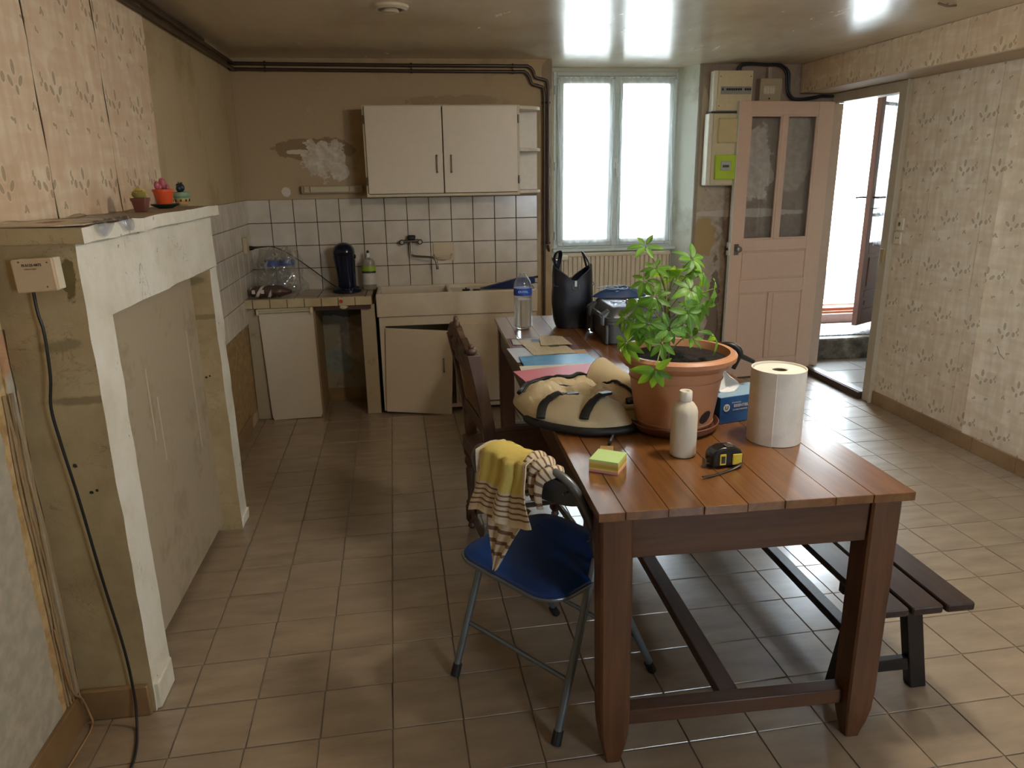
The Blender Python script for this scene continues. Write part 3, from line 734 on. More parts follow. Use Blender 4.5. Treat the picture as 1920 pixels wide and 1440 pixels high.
t.set(cc, .38, 0, .5); t.bump(t.math('ADD', t.math('MULTIPLY', wv, .8), t.noise(t.pos, 60, 4, .7)), .55, .006); M_CHIM = t.m
t = NT('shaded_stained_chimney_side'); k = t.noise(t.pos, 3, 6, .62)
cc = t.ramp(k, [(.3, '#927d5a'), (.5, '#ac9972'), (.7, '#bcab86')])  # browner base paints in the side's shade; stains and cracks are real marks
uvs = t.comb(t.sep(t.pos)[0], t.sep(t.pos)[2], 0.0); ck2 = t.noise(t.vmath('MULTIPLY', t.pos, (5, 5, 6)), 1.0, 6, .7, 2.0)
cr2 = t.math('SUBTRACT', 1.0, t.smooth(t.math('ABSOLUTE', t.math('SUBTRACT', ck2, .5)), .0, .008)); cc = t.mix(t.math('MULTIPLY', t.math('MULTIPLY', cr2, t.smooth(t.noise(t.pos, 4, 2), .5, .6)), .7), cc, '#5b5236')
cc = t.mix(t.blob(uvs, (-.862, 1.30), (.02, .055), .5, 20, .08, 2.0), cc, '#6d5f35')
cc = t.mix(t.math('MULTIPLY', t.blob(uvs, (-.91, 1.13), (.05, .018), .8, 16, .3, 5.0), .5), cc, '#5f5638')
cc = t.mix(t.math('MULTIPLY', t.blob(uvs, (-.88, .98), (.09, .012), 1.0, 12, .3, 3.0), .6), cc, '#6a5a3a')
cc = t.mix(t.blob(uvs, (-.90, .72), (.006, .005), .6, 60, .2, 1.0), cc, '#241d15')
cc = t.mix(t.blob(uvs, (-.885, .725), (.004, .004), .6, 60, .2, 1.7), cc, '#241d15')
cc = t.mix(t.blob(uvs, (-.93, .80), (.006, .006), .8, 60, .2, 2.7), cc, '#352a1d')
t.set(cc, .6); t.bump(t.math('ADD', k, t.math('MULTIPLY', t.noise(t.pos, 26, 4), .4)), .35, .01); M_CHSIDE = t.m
M_PANEL = mat_plaster('beige_fibreboard', None, '#a99c85', '#97896f', '#b3a790', scale=5, rough=.8, bump=.15)

fp = thing('fireplace', (-.93, 2.62, 0), 'tall blocked-up fireplace with flaking white plaster surround on the left wall', 'fireplace')
def rough_block(name, x0, x1, y0, y1, z0, z1, mats, seed=0, amt=.0026, parent=fp, div=.05, **kw):
    """plaster block: side facing the camera (-y) gets the second material"""
    nx, ny, nz = [max(1, int(round((b_-a_)/div))) for a_, b_ in ((x0,x1),(y0,y1),(z0,z1))]
    m = MB(); idx = {}
    def vid(i, j, k):
        if (i,j,k) not in idx:
            p = Vector((x0+(x1-x0)*i/nx, y0+(y1-y0)*j/ny, z0+(z1-z0)*k/nz))
            edge = (i in (0,nx))+(j in (0,ny))+(k in (0,nz))
            d = mnoise.noise_vector(p*9+Vector((seed,0,0)))*amt*(1.6 if edge >= 2 else .6)
            if k == 0 and z0 < .01: d.z = 0
            p = p+d; idx[(i,j,k)] = len(m.v); m.v.append(p)
        return idx[(i,j,k)]
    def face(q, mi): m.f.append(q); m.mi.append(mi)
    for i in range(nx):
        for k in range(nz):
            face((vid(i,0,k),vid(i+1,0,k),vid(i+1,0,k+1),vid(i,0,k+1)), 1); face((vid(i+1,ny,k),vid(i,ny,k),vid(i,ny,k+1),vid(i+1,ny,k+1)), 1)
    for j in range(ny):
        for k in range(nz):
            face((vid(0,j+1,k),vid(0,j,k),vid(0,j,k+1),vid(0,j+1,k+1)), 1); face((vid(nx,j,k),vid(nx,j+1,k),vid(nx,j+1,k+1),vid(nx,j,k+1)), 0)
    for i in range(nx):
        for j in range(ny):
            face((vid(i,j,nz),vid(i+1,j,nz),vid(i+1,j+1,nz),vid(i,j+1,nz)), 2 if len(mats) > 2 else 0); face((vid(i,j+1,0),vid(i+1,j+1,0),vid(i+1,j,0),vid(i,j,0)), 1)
    return m.build(name, mats, parent, smooth=50, **kw)
M_SHELFTOP = mat_plaster('dusty_mantel_top', None, '#8f7f66', '#7a6a52', '#a29279', scale=5, rough=.6)
XF = -.832
rough_block('near_jamb', -1.035, XF, 1.97, 2.125, 0, 1.185, [M_CHIM, M_CHSIDE], 1)
rough_block('far_jamb', -1.06, XF, 3.155, 3.275, 0, 1.175, [M_CHIM, M_CHSIDE], 2)
rough_block('lintel', -1.055, XF, 1.97, 3.275, 1.178, 1.388, [M_CHIM, M_CHSIDE], 3)
rough_block('mantel_shelf', -1.058, -.802, 1.948, 3.30, 1.388, 1.427, [M_CHIM, M_CHSIDE, M_SHELFTOP], 4, .003)
MB().box(-1.06, -.918, 2.10, 3.17, .03, 1.2).build('closing_panel', M_PANEL, fp)
MB().box(-.918, -.912, 3.10, 3.155, .03, 1.18).build('panel_batten', M_PANEL, fp)
for y, z, hh in ((2.53,.92,.26),(2.60,.80,.24),(3.02,.95,.5)): MB().box(-.9185, -.9165, y, y+.010, z-hh, z).build('drip_mark', simple('pale_drip', '#bfb39d', .7), fp)
MB().bbox(-1.03, -.842, 1.952, 1.968, 0, .10, .003).build('skirting_tile', M_SKIRT, fp)
MB().box(XF-.02, XF+.012, 1.975, 2.11, 0, .09).jitter(.006, 30).build('plaster_foot', M_CHIM, fp, bevel=.006)
MB().box(XF-.02, XF+.006, 3.17, 3.28, 0, .05).jitter(.006, 30).build('plaster_foot', M_CHIM, fp, bevel=.004)

# white box on the chimney side, its cable
M_BLK = simple('black_plastic', '#171513', .4); M_INK = simple('black_print', '#1b1814', .7)
jb = thing('junction_box', (-.915, 1.95, 1.27), 'small white plastic box with printed number on the near side of the fireplace', 'box')
BM = Matrix.Translation((-.9155, 1.935, 1.316)) @ Matrix.Rotation(radians(-2), 4, 'Y')
MB().bbox(-.0475, .0475, -.014, .0, -.04, .04, .003, BM).build('cover', simple('ivory_plastic', '#c9b494', .35), jb)
MB().bbox(-.0465, .0465, .0, .034, -.039, .039, .002, BM).build('housing', simple('white_plastic_side', '#e0d8c4', .35), jb)
TM = BM @ Matrix.Translation((-.001, -.0143, .025)) @ Matrix.Rotation(radians(90), 4, 'X')
text_part('printed_number', 'FI-5125-0872', .0085, TM, M_INK, jb, bold=True)
text_part('printed_line', '2 Fibres 2 Gaine', .0042, TM @ Matrix.Translation((-.004, -.009, 0)), M_INK, jb)
for x, z in ((-.030,.033),(.034,.031),(.026,-.028)): MB().tube([(x-.9155,1.9215,1.316+z),(x-.9155,1.9200,1.316+z)], .0022, 8).build('screw', simple('dull_screw', '#6b5f4c', .4, .5), jb)
pts = smoothpath([(-.932,1.937,1.276),(-.928,1.93,1.22),(-.920,1.925,1.17),(-.924,1.922,1.06),(-.935,1.918,.98),(-.928,1.918,.88),(-.912,1.92,.72),(-.893,1.92,.49),(-.872,1.925,.25),(-.868,1.925,.10),(-.868,1.915,.035),(-.862,1.89,.006),(-.840,1.82,.005),(-.828,1.74,.005),(-.83,1.60,.005),(-.86,1.45,.005)], 5)
tag(MB().tube(pts, .0038, 8).build('black_cable', M_BLK, smooth=60), 'thin black cable hanging down the fireplace side to the floor', 'cable')
pts = smoothpath([(lx(1.9)+.008,1.90,.35),(lx(1.9)+.012,1.91,.15),(lx(1.9)+.02,1.94,.09),(lx(1.9)+.03,1.945,.03),(-1.0,1.93,.004),(-.995,1.85,.004),(-1.0,1.72,.004),(-1.005,1.5,.004)], 5)
tag(MB().tube(pts, .003, 6).build('beige_cable', simple('beige_cable_sheath', '#a5825c', .5), smooth=60), 'thin beige cable along the bottom of the left wall beside the skirting tiles', 'cable')

# things on the mantel shelf
ZM = 1.429
p = [(-1.02,1.96),(-.862,1.952),(-.812,1.99),(-.814,2.22),(-.90,2.31),(-1.03,2.24)]
ms = thing('magazine', (-.93, 2.1, ZM), 'open paper leaflet lying on the near end of the mantel shelf', 'leaflet')
MB().prism(p, ZM, ZM+.003).build('pages', simple('glossy_cream_paper', '#b9a98c', .35), ms)
for k in range(3): MB().prism([(-.965+.004*k,2.085+.028*k),(-.925,2.075+.028*k),(-.920,2.095+.028*k),(-.965+.004*k,2.105+.028*k)], ZM+.0031, ZM+.0036).build('red_print', simple('red_print', '#8e3a34', .4), ms)
sl = thing('plastic_sleeve', (-.81, 2.2, ZM), 'crumpled clear plastic sleeve hanging over the mantel edge', 'plastic sleeve')
def fn(u, v):
    y = 2.03+.25*u; q = v*(.075+.02*sin(u*9)); x = -.855+min(q, .060); z = ZM+.006+.012*sin(pi*u)*(1-v)+.002*sin(u*31); 
    if q > .06: z -= (q-.06)*.9+.008; x += .004
    return (x, y, z)
tg = NT('crinkled_clear_plastic'); tr = tg.n('BsdfTransparent', {0: (.80,.82,.88,1)}); gl = tg.n('BsdfGlossy', {0: (.8,.82,.9,1), 'Roughness': .18}); mx = tg.n('MixShader', {0: .38, 1: tr.outputs[0], 2: gl.outputs[0]}); tg.link(mx.outputs[0], tg.out.inputs[0]); M_CLEAR = tg.m
MB().grid(fn, 16, 8).build('sheet', M_CLEAR, sl, smooth=60)

def pot(cx, cy, z, r0, r1, h, rim, mat, name, label, square=False, soil='#3a2c20'):
    r = thing(name, (cx, cy, z), label, 'potted cactus', 'little cactus pots')
    if square:
        m = MB()
        for (a, za), (b_, zb) in (((r0,0),(r1,h-rim)),((r1*1.08,h-rim),(r1*1.12,h))):
            n = 20; A = roundrect(cx, cy, a, a, a*.25); B = roundrect(cx, cy, b_, b_, b_*.25); L = len(A)
            m.add([(x,y,z+za) for x,y in A]+[(x,y,z+zb) for x,y in B], [tuple(range(L-1,-1,-1)), tuple(range(L,2*L))]+[(i,(i+1)%L,L+(i+1)%L,L+i) for i in range(L)])
        m.build('pot_body', mat, r, smooth=40)
    else:
        MB().lathe([(r0,0),(r1,h-rim),(r1*1.07,h-rim),(r1*1.09,h),(r1*.98,h),(r1*.95,h-.008),(0,h-.008)], (cx,cy,z), 24).build('pot_body', mat, r, smooth=40)
    MB().lathe([(r1*.93,0),(r1*.6,.003),(0,.004)], (cx,cy,z+h-.002), 16).build('soil', simple('dark_soil', soil, .95, bump=.8), r)
    return r
r = pot(-.925, 2.755, ZM, .018, .024, .046, .011, simple('brown_plastic_pot', '#6d3f33', .4), 'brown_cactus_pot', 'small square brown pot with a spiny yellow cactus, leftmost on the mantel shelf', True)
MB().lathe([(.014,0),(.022,.008),(.023,.018),(.015,.026),(0,.028)], (-.927,2.755,ZM+.044), 16).build('cactus_body', simple('yellow_green_cactus', '#8c8440', .7), r, smooth=40)
b = MB()
for k in range(90):
    a = random.random()*2*pi; e = random.uniform(.1, 1.5); d = Vector((cos(a)*cos(e), sin(a)*cos(e), sin(e))); o = Vector((-.927, 2.755, ZM+.052))
    b.tube([o+d*.018, o+d*.030], [.0016, .0006], 3)
b.build('spines', simple('pale_yellow_spines', '#d9c66a', .6), r, kind='stuff')
tag(MB().lathe([(.026,0),(.047,.010),(.052,.014),(.050,.016),(.030,.008),(.0,.006)], (-.930,3.03,ZM), 28).build('green_saucer', simple('dark_green_plastic', '#22362d', .35), smooth=40), 'dark green saucer under the orange pot on the mantel shelf', 'saucer')
r = pot(-.932, 3.035, ZM+.008, .026, .036, .062, .010, simple('orange_plastic_pot', '#d8542a', .28), 'orange_cactus_pot', 'round orange pot with pink lobed cactus, middle one on the mantel shelf')
for dx, dy, dz, rr in ((-.012,-.024,.084,.013),(.002,-.004,.092,.016),(-.004,.012,.080,.014),(.008,.026,.076,.010),(-.008,-.012,.078,.012),(.012,.018,.074,.009)):
    MB().ell((-.932+dx,3.035+dy,ZM+dz), (rr*.85,rr*.85,rr*1.25), 10, 8).build('cactus_lobe', simple('pink_cactus_flesh', '#b5606a', .5), r, smooth=80)
r = pot(-.930, 3.25, ZM+.0, .020, .032, .054, .016, None or simple('sage_green_glaze', '#7f9a7c', .35), 'painted_cactus_pot', 'glazed green and yellow pot with a dark succulent, rightmost on the mantel shelf')
for dz, c_, rr in ((.012,'#d39a5a',.0245),(.024,'#cfc088',.0278)): MB().lathe([(rr-.0022,-.006),(rr+.0024,.006)], (-.93,3.25,ZM+dz), 24).build('painted_band', simple('painted_band'+c_, c_, .35), r, smooth=40)
for k in range(9):
    a = 2*pi*k/9; x, y = -.93+.0285*cos(a), 3.25+.0285*sin(a)
    for s_ in (-.5, 0, .5): MB().tube([(x+.002*cos(a),y+.002*sin(a),ZM+.017),(x+.003*cos(a)-.008*s_*sin(a),y+.003*sin(a)+.008*s_*cos(a),ZM+.028)], [.0016,.0004], 4).build('painted_leaf', simple('dark_paint', '#2b2418', .5), r)
for dx, dy, dz, rr in ((0,-.018,.068,.013),(.004,.002,.072,.015),(0,.016,.076,.011),(-.01,.006,.080,.008)):
    MB().ell((-.93+dx,3.25+dy,ZM+dz), (rr*.9,rr,rr*1.1), 9, 7).build('succulent_leaf', simple('blue_black_succulent', '#1f2b38', .35), r, smooth=80)
for k in range(6):
    a = k; MB().tube([(-.93,3.26,ZM+.078),(-.93+.008*cos(a),3.26+.012*sin(a*1.3),ZM+.094)], [.003,.001], 5).build('succulent_tip', simple('blue_black_succulent', '#1f2b38', .35), r)

# ---------------------------------------------------------------- kitchen: worktop, piers, cupboards
M_WPAINT = simple('aged_white_cabinet_paint', '#d0c4ae', .4, var=.05, bump=.04)
M_WPAINT2 = simple('cream_cabinet_edge', '#c3b594', .45)
M_PIER = mat_plaster('dirty_cream_pier', 'x', '#aa9c80', '#857353', '#bcb094', scale=6)
M_DARKW = simple('dark_red_brown_wood', '#4d2f22', .6, bump=.2)
wt = thing('tiled_worktop', (-.66, 4.9, .74), 'narrow tiled kitchen worktop with beige edge tiles beside the sink', 'worktop')
MB().box(-1.06, -.272, 4.712, 5.09, .742, .792).build('slab', M_WGROUT, wt)
for i in range(6):
    for j in range(3):
        x0, x1 = -1.056+.1482*i, min(-1.056+.1482*(i+1), -.274); y0 = 4.712+.1335*j; y1 = min(y0+.1335, 5.088)
        if x1-x0 > .02: MB().bbox(x0+.002, x1-.002, y0+.002, y1-.002, .792, .7995, .002).build('tile', M_CTILE, wt)
xe = [-1.06,-1.01,-.905,-.80,-.695,-.59,-.485,-.38,-.274]
for a, b_ in zip(xe[:-1], xe[1:]): MB().bbox(a+.002, b_-.002, 4.703, 4.712, .744, .7965, .002).build('edge_tile', M_CEDGE, wt)
MB().tube([(-.467,4.703,.772),(-.467,4.7005,.772)], .012, 12).build('red_sticker', simple('red_sticker', '#b3343a', .5), wt)
MB().box(-.64, -.285, 4.72, 4.745, .715, .741).build('front_rail', M_DARKW, wt)
MB().lathe([(.0,0),(.028,.0),(.022,.012),(.0,.014)], (0,0,0), 16, Matrix.Translation((-.455,4.718,.733)) @ Matrix.Diagonal((1,1,.5,1)) @ Matrix.Rotation(radians(90),4,'X')).build('catch', M_WPAINT2, wt)
# two masonry piers
for x0, x1, lab in ((-1.062,-.972,'dirty cream masonry pier under the left end of the tiled worktop'),(-.352,-.262,'cream masonry pier between the open niche and the sink cabinet')):
    o = MB().box(x0, x1, 4.748, 5.085, 0, .740).jitter(.002, 8).build('masonry_pier', M_PIER, bevel=.004); tag(o, lab, 'pier', 'worktop piers')
nb = MB().box(-.64, -.352, 5.083, 5.0865, .096, .74).build('niche_backing', mat_plaster('mottled_niche_wall', 'x', '#978d79', '#6d6656', '#b0a896', [((-.55,.30),(.10,.10),('#7b867c','#8f978c'),3.0,.25),((-.43,.42),(.10,.13),('#bdb4a2','#a59c8a'),6.0,.6),((-.5,.67),(.3,.06),'#5a5348',2.0,.5)], 5), wall_back)
cb = thing('niche_cupboard', (-.81, 4.74, 0), 'plain white cupboard door with blind rail under the tiled worktop', 'cupboard')
MB().add([(-.985,4.728,.705),(-.650,4.728,.710),(-.646,4.722,.03),(-.655,4.722,.006),(-.955,4.722,.0),(-.965,4.722,.02),(-.985,4.744,.705),(-.650,4.744,.710),(-.646,4.738,.03),(-.655,4.738,.006),(-.955,4.738,.0),(-.965,4.738,.02)],
    [(0,5,4,3,2,1),(6,7,8,9,10,11)]+[(i,(i+1)%6,6+(i+1)%6,6+i) for i in range(6)]).build('door', M_WPAINT, cb)
MB().box(-.990, -.645, 4.722, 4.745, .711, .740).build('top_rail', M_WPAINT2, cb, bevel=.003)
MB().tube([(-.985,4.714,.716),(-.65,4.714,.722)], .008, 8).build('curtain_rod', M_WPAINT2, cb, smooth=40)
MB().bbox(-.665,-.645,4.700,4.722,.700,.742,.004).build('rod_bracket', M_WPAINT2, cb); MB().bbox(-.995,-.982,4.703,4.722,.700,.738,.003).build('rod_bracket', M_WPAINT2, cb)
MB().box(-.652, -.638, 4.745, 5.083, 0, .741).build('side_panel', simple('raw_brown_partition', '#8d7552', .7), cb)

# sink and its cabinet
M_SINK = ceramic('aged_white_ceramic', '#cdc2ae', '#d6ccb9', .15)
sk = thing('ceramic_sink', (.27, 4.9, .655), 'long shallow white ceramic sink on the white kitchen cabinet', 'sink')
b = MB(); X0, X1, Y0, Y1, Z0, Z1 = -.250, .800, 4.715, 5.088, .655, .806
def hollow(m, X0, X1, Y0, Y1, Z0, Z1, holes):
    xs = sorted({X0, X1}|{h[0] for h in holes}|{h[1] for h in holes}); ys = sorted({Y0, Y1}|{h[2] for h in holes}|{h[3] for h in holes})
    for i in range(len(xs)-1):
        for j in range(len(ys)-1):
            xc, yc = (xs[i]+xs[i+1])/2, (ys[j]+ys[j+1])/2; zt = Z1
            for h in holes:
                if h[0] < xc < h[1] and h[2] < yc < h[3]: zt = h[4]
            m.box(xs[i], xs[i+1], ys[j], ys[j+1], Z0, zt)
hollow(b, X0, X1, Y0, Y1, Z0, Z1, [(-.225,.215,4.742,5.05,.69),(.24,.775,4.742,5.05,.785)])
sb = b.build('basin', M_SINK, sk)
bm = bmesh.new(); bm.from_mesh(sb.data); bmesh.ops.remove_doubles(bm, verts=bm.verts, dist=1e-5)
dup = {}
for f_ in bm.faces:
    key = tuple(round(c_, 5) for c_ in f_.calc_center_median()); dup.setdefault(key, []).append(f_)
bmesh.ops.delete(bm, geom=[f_ for v_ in dup.values() if len(v_) > 1 for f_ in v_], context='FACES')
bm.to_mesh(sb.data); bm.free()
md = sb.modifiers.new('bevel', 'BEVEL'); md.width = .008; md.segments = 3; md.limit_method = 'ANGLE'; md.angle_limit = radians(40); sb.data.shade_smooth(); sb.data.set_sharp_from_angle(angle=radians(35))
MB().tube([(.0,4.9,.6905),(.0,4.9,.6925)], .03, 16).build('drain', simple('chrome', '#b9b6b0', .15, .95), sk)
for x, h, lab in ((.335,.020,'black rubber sink plug with stub, left of two on the drainer'),(.405,.016,'black rubber sink plug, right of two on the drainer')):
    o = MB().lathe([(.020,0),(.027,h),(.024,h+.002),(.006,h+.003),(.005,h+.011),(0,h+.012)] if h > .018 else [(.018,0),(.028,h),(.02,h+.003),(0,h+.003)], (x,4.80,.787), 16).build('sink_plug', M_BLK, smooth=30); tag(o, lab, 'plug', 'sink plugs')
kf = thing('blue_case', (.62, 4.92, .787), 'dark blue zipped pouch leaning on the sink drainer', 'pouch')
MB().add([(.44,4.90,.790),(.66,4.89,.790),(.82,4.93,.812),(.82,4.95,.855),(.70,4.95,.848),(.44,4.96,.790),(.66,4.99,.790),(.82,4.99,.812),(.82,4.985,.852),(.70,4.985,.846)],
  [(0,1,4),(1,2,3,4),(5,9,6),(6,9,8,7),(0,4,9,5),(4,3,8,9),(3,2,7,8),(2,1,6,7),(1,0,5,6)]).jitter(.002,20).build('pouch', simple('navy_nylon', '#14275c', .5), kf, bevel=.003)
MB().tube([(.80,4.965,.845),(.845,4.965,.852)], .008, 8).build('zip_tab', simple('navy_dark', '#0b1433', .5), kf)

cab = thing('sink_cabinet', (.28, 4.9, 0), 'white sink cabinet with left door hanging ajar', 'cabinet')
b = MB(); fy0, fy1 = 4.730, 4.748
b.box(-.238,-.200,fy0,fy1,.02,.652); b.box(-.200,.245,fy0,fy1,.595,.652); b.box(.245,.285,fy0,fy1,.02,.652); b.box(.285,.775,fy0,fy1,.595,.652); b.box(.775,.795,fy0,fy1,.02,.652)
b.box(-.200,.245,fy0,fy1,.02,.045); b.box(.285,.775,fy0,fy1,.02,.045)
b.build('face_frame', M_WPAINT, cab)
MB().box(-.238,-.226,fy1,5.08,.02,.652).box(-.226,.783,5.07,5.08,.02,.652).box(.783,.795,fy1,5.08,.02,.652).box(-.226,.783,fy1,5.07,.02,.03).build('carcass', M_WPAINT2, cab)
MB().box(-.238,.795,4.80,5.07,0,.02).build('plinth', M_DARKW, cab)
DL = Matrix.Translation((-.200, 4.728, .585)) @ Matrix.Rotation(radians(-11), 4, 'Z') @ Matrix.Rotation(radians(2.6), 4, 'Y')
dl = MB().bbox(0, .440, -.017, .0, -.568, 0, .004, DL).build('door', M_WPAINT, cab)
def bow(m, c, L, axis=(0,0,1), out=(0,-1,0), r=.0035, d=.018):
    c, A, O = Vector(c), Vector(axis), Vector(out)
    m.tube(smoothpath([c-A*L/2, c-A*L/2+O*d*.8, c-A*L*.3+O*d, c+A*L*.3+O*d, c+A*L/2+O*d*.8, c+A*L/2], 3), r, 7)
    for s_ in (-1, 1): m.tube([c+A*(L/2*s_)+O*.001, c+A*(L/2*s_)+O*.004], r*1.9, 8)
M_CHROME = simple('worn_chrome', '#8f897e', .25, .9)
m = MB(); bow(m, DL @ Vector((.385,-.017,-.23)), .085); m.build('handle', M_CHROME, dl, smooth=40)
for z in (.12, .50): MB().tube([(-.200,4.722,z-.02),(-.200,4.722,z+.02)], .005, 6).build('hinge', M_CHROME, cab)
dr = MB().bbox(.262, .545, 4.713, 4.729, .060, .597, .004).build('door', M_WPAINT, cab)
dr2 = MB().bbox(.552, .79, 4.713, 4.729, .060, .597, .004).build('door', M_WPAINT, cab)
m = MB(); bow(m, (.585,4.713,.36), .085); m.build('handle', M_CHROME, dr2, smooth=40)

# wall cabinet with open end shelves
wc = thing('wall_cabinet', (.25, 4.95, 1.41), 'white two-door wall cabinet with open rounded end shelves', 'cabinet')
MB().box(-.265,.705,4.815,5.088,1.405,1.42).box(-.265,.705,4.815,5.088,1.933,1.948).box(-.265,-.250,4.815,5.088,1.42,1.933).box(.690,.705,4.815,5.088,1.42,1.933).box(-.25,.69,5.08,5.088,1.42,1.933).build('carcass', M_WPAINT2, wc)
MB().box(-.25,.69,4.83,5.08,1.67,1.682).build('inner_shelf', M_WPAINT2, wc)
for x0, x1, hx, nm in ((-.252,.2165,.178,0),(.2225,.690,.268,1)):
    d = MB().bbox(x0, x1, 4.796, 4.8145, 1.424, 1.942, .003).build('door', M_WPAINT, wc)
    m = MB(); bow(m, (hx,4.796,1.60), .10); m.build('handle', M_CHROME, d, smooth=40)
for x in (-.257, .699):
    for z in (1.50, 1.865): MB().bbox(x-.005, x+.004, 4.800, 4.815, z-.025, z+.025, .002).build('hinge', simple('dark_hinge', '#5b5345', .4, .7), wc)
MB().box(.706,.86,5.075,5.088,1.41,1.945).build('shelf_back', simple('white_laminate', '#d8d1c2', .4), wc)
for z in (1.412, 1.672, 1.925):
    poly = [(.706,5.075),(.706,4.84)]+[(.706+.15*sin(a*pi/16)+.01, 5.0-.15*cos(a*pi/16)) for a in range(9)]+[(.866,5.075)]
    MB().prism(poly, z, z+.02).build('open_shelf', simple('white_laminate', '#d8d1c2', .4), wc, bevel=.003)

# under-cabinet lamp on the wall
nl = thing('strip_light', (-.5, 5.08, 1.43), 'old cream strip light fixture on the wall left of the wall cabinet', 'lamp')
MB().bbox(-.700, -.302, 5.05, 5.098, 1.428, 1.476, .006).build('housing', simple('yellowed_cream_plastic', '#a8977a', .45), nl)
MB().bbox(-.640, -.392, 5.038, 5.05, 1.436, 1.471, .004).build('diffuser', simple('off_white_diffuser', '#c3b898', .3), nl)
for x in (-.662, -.372): MB().bbox(x-.018, x+.018, 5.038, 5.05, 1.434, 1.472, .003).build('end_cap', simple('mottled_end_cap', '#b3a283', .4, var=.3), nl)

# tap and soap dish
tp = thing('mixer_tap', (-.01, 5.09, 1.09), 'chrome wall-mounted kitchen mixer tap with a swivel spout', 'tap')
MB().tube([(-.055,5.045,1.105),(.040,5.045,1.108)], .012, 12).tube([(-.045,5.09,1.105),(-.03,5.045,1.105)], .011, 8).tube([(.035,5.09,1.108),(.025,5.045,1.108)], .011, 8).build('body', M_CHROME, tp, smooth=40)
MB().bbox(-.030,.022,5.035,5.07,1.118,1.146,.006).jitter(.003,40).build('black_cap', M_BLK, tp)
for x in (-.069, .052):
    k = MB().lathe([(.010,0),(.018,.004),(.0185,.020),(.015,.024)], (0,0,0), 10, Matrix.Translation((x,5.058,1.101)) @ Matrix.Rotation(radians(90),4,'X')).build('tap_knob', simple('smoky_knob', '#4e453e', .2), tp, smooth=30)
    MB().lathe([(.011,0),(.009,.002),(0,.002)], (0,0,0), 12, Matrix.Translation((x,5.034,1.101)) @ Matrix.Rotation(radians(90),4,'X')).build('index_cap', simple('pale_index_cap', '#b9aea4', .3), k)
pts = smoothpath([(-.010,5.04,1.10),(-.010,5.035,1.03),(.0,5.03,1.012),(.03,5.02,1.006),(.115,4.985,1.003),(.14,4.978,.997),(.153,4.974,.975),(.158,4.972,.94)], 4)
MB().tube(pts, .0075, 10).tube([(.158,4.972,.942),(.159,4.972,.922)], .0098, 10).build('spout', M_CHROME, tp, smooth=40)
sd = thing('soap_dish', (.2, 5.08, .97), 'beige ceramic soap dish set into the wall tiles', 'soap dish')
M_SOAP = ceramic('beige_soap_dish', '#c2b194', '#cdbda2', .2)
MB().bbox(.138,.282,5.084,5.0905,.965,1.092,.003).build('plate', M_SOAP, sd)
MB().lathe([(.008,0),(.050,.012),(.062,.028),(.065,.030),(.056,.026),(.030,.012),(0,.008)], (.205,5.075,.968), 24, None, 1, .55).build('bowl', M_SOAP, sd, smooth=40)
MB().tube([(.145,5.075,1.01),(.15,5.045,.998),(.26,5.045,.998),(.268,5.075,1.01)], .005, 8).build('rim_bar', M_SOAP, sd, smooth=40)

# socket on the left wall with plug and cord to the coffee machine
ws = thing('double_socket', (-1.05, 4.87, 1.07), 'cream surface socket on the tiled left wall above the worktop', 'socket')
MB().bbox(-1.054,-1.030,4.825,4.900,1.072,1.172,.003).build('housing', simple('cream_socket', '#b8a887', .4), ws)
cdn = thing('power_cord', (-.8, 5.0, .82), 'black power cord from the left wall socket to the coffee machine', 'cord')
MB().tube([(-1.028,4.90,1.102),(-1.008,4.91,1.101)], [.016,.012], 10).tube([(-1.008,4.91,1.101),(-.985,4.93,1.100)], [.007,.004], 8).build('plug', M_BLK, cdn, smooth=40)
MB().tube(smoothpath([(-.985,4.93,1.100),(-.93,4.97,1.103),(-.895,5.0,1.095),(-.86,5.03,1.075),(-.80,5.05,1.035),(-.72,5.05,.975),(-.62,5.04,.895),(-.55,5.02,.84),(-.50,4.98,.815)], 5), .0032, 7).build('cord', M_BLK, cdn, smooth=60)

# pod coffee machine
M_NAVY = simple('gloss_navy_plastic', '#0b1228', .18, var=.05)
cm = thing('coffee_machine', (-.44, 4.87, .80), 'dark navy pod coffee machine with domed top and round base', 'coffee machine')
cx, cy = -.440, 4.90
MB().lathe([(.082,0),(.094,.006),(.095,.022),(.082,.034),(.060,.040),(0,.042)], (cx,cy-.01,.8005), 32, None, 1.0, .85).build('base', M_NAVY, cm, smooth=40)
def csec(u, v):
    a = 2*pi*u; z = .838+v*.225; w = .058+.010*v+(.0 if v < .6 else .002); dpt = .062+.02*v
    e = 2.6; ca, sa = cos(a), sin(a); r_ = (abs(ca)**e+abs(sa)**e)**(-1/e)
    return (cx-.006*v+w*ca*r_, cy+.03-.012*v+dpt*sa*r_, z)
b = MB().grid(lambda u, v: csec(1-u, v), 32, 14)
b.grid(lambda u, v: tuple(Vector((cx-.006, cy+.018, 1.063))+Vector(((csec(1-u,1)[0]-(cx-.006))*cos(v*pi/2), (csec(1-u,1)[1]-(cy+.018))*cos(v*pi/2), .058*sin(v*pi/2)))), 32, 8)
b.build('body', M_NAVY, cm, smooth=60)
MB().bbox(cx-.045,cx+.033,cy-.066,cy-.02,1.045,1.062,.006).build('coffee_head', simple('black_gloss', '#0a0a0d', .15), cm)
for s_ in (-1,1): MB().ell((cx-.003+s_*.068,cy+.01,1.03), (.006,.014,.014), 10, 6).build('hinge_boss', M_NAVY, cm, smooth=80)
for dx in (-.02,0,.02): MB().ell((cx+.02+dx,cy-.082,.829), (.005,.003,.003), 8, 5).build('button', simple('pale_button', '#6f7687', .3), cm)

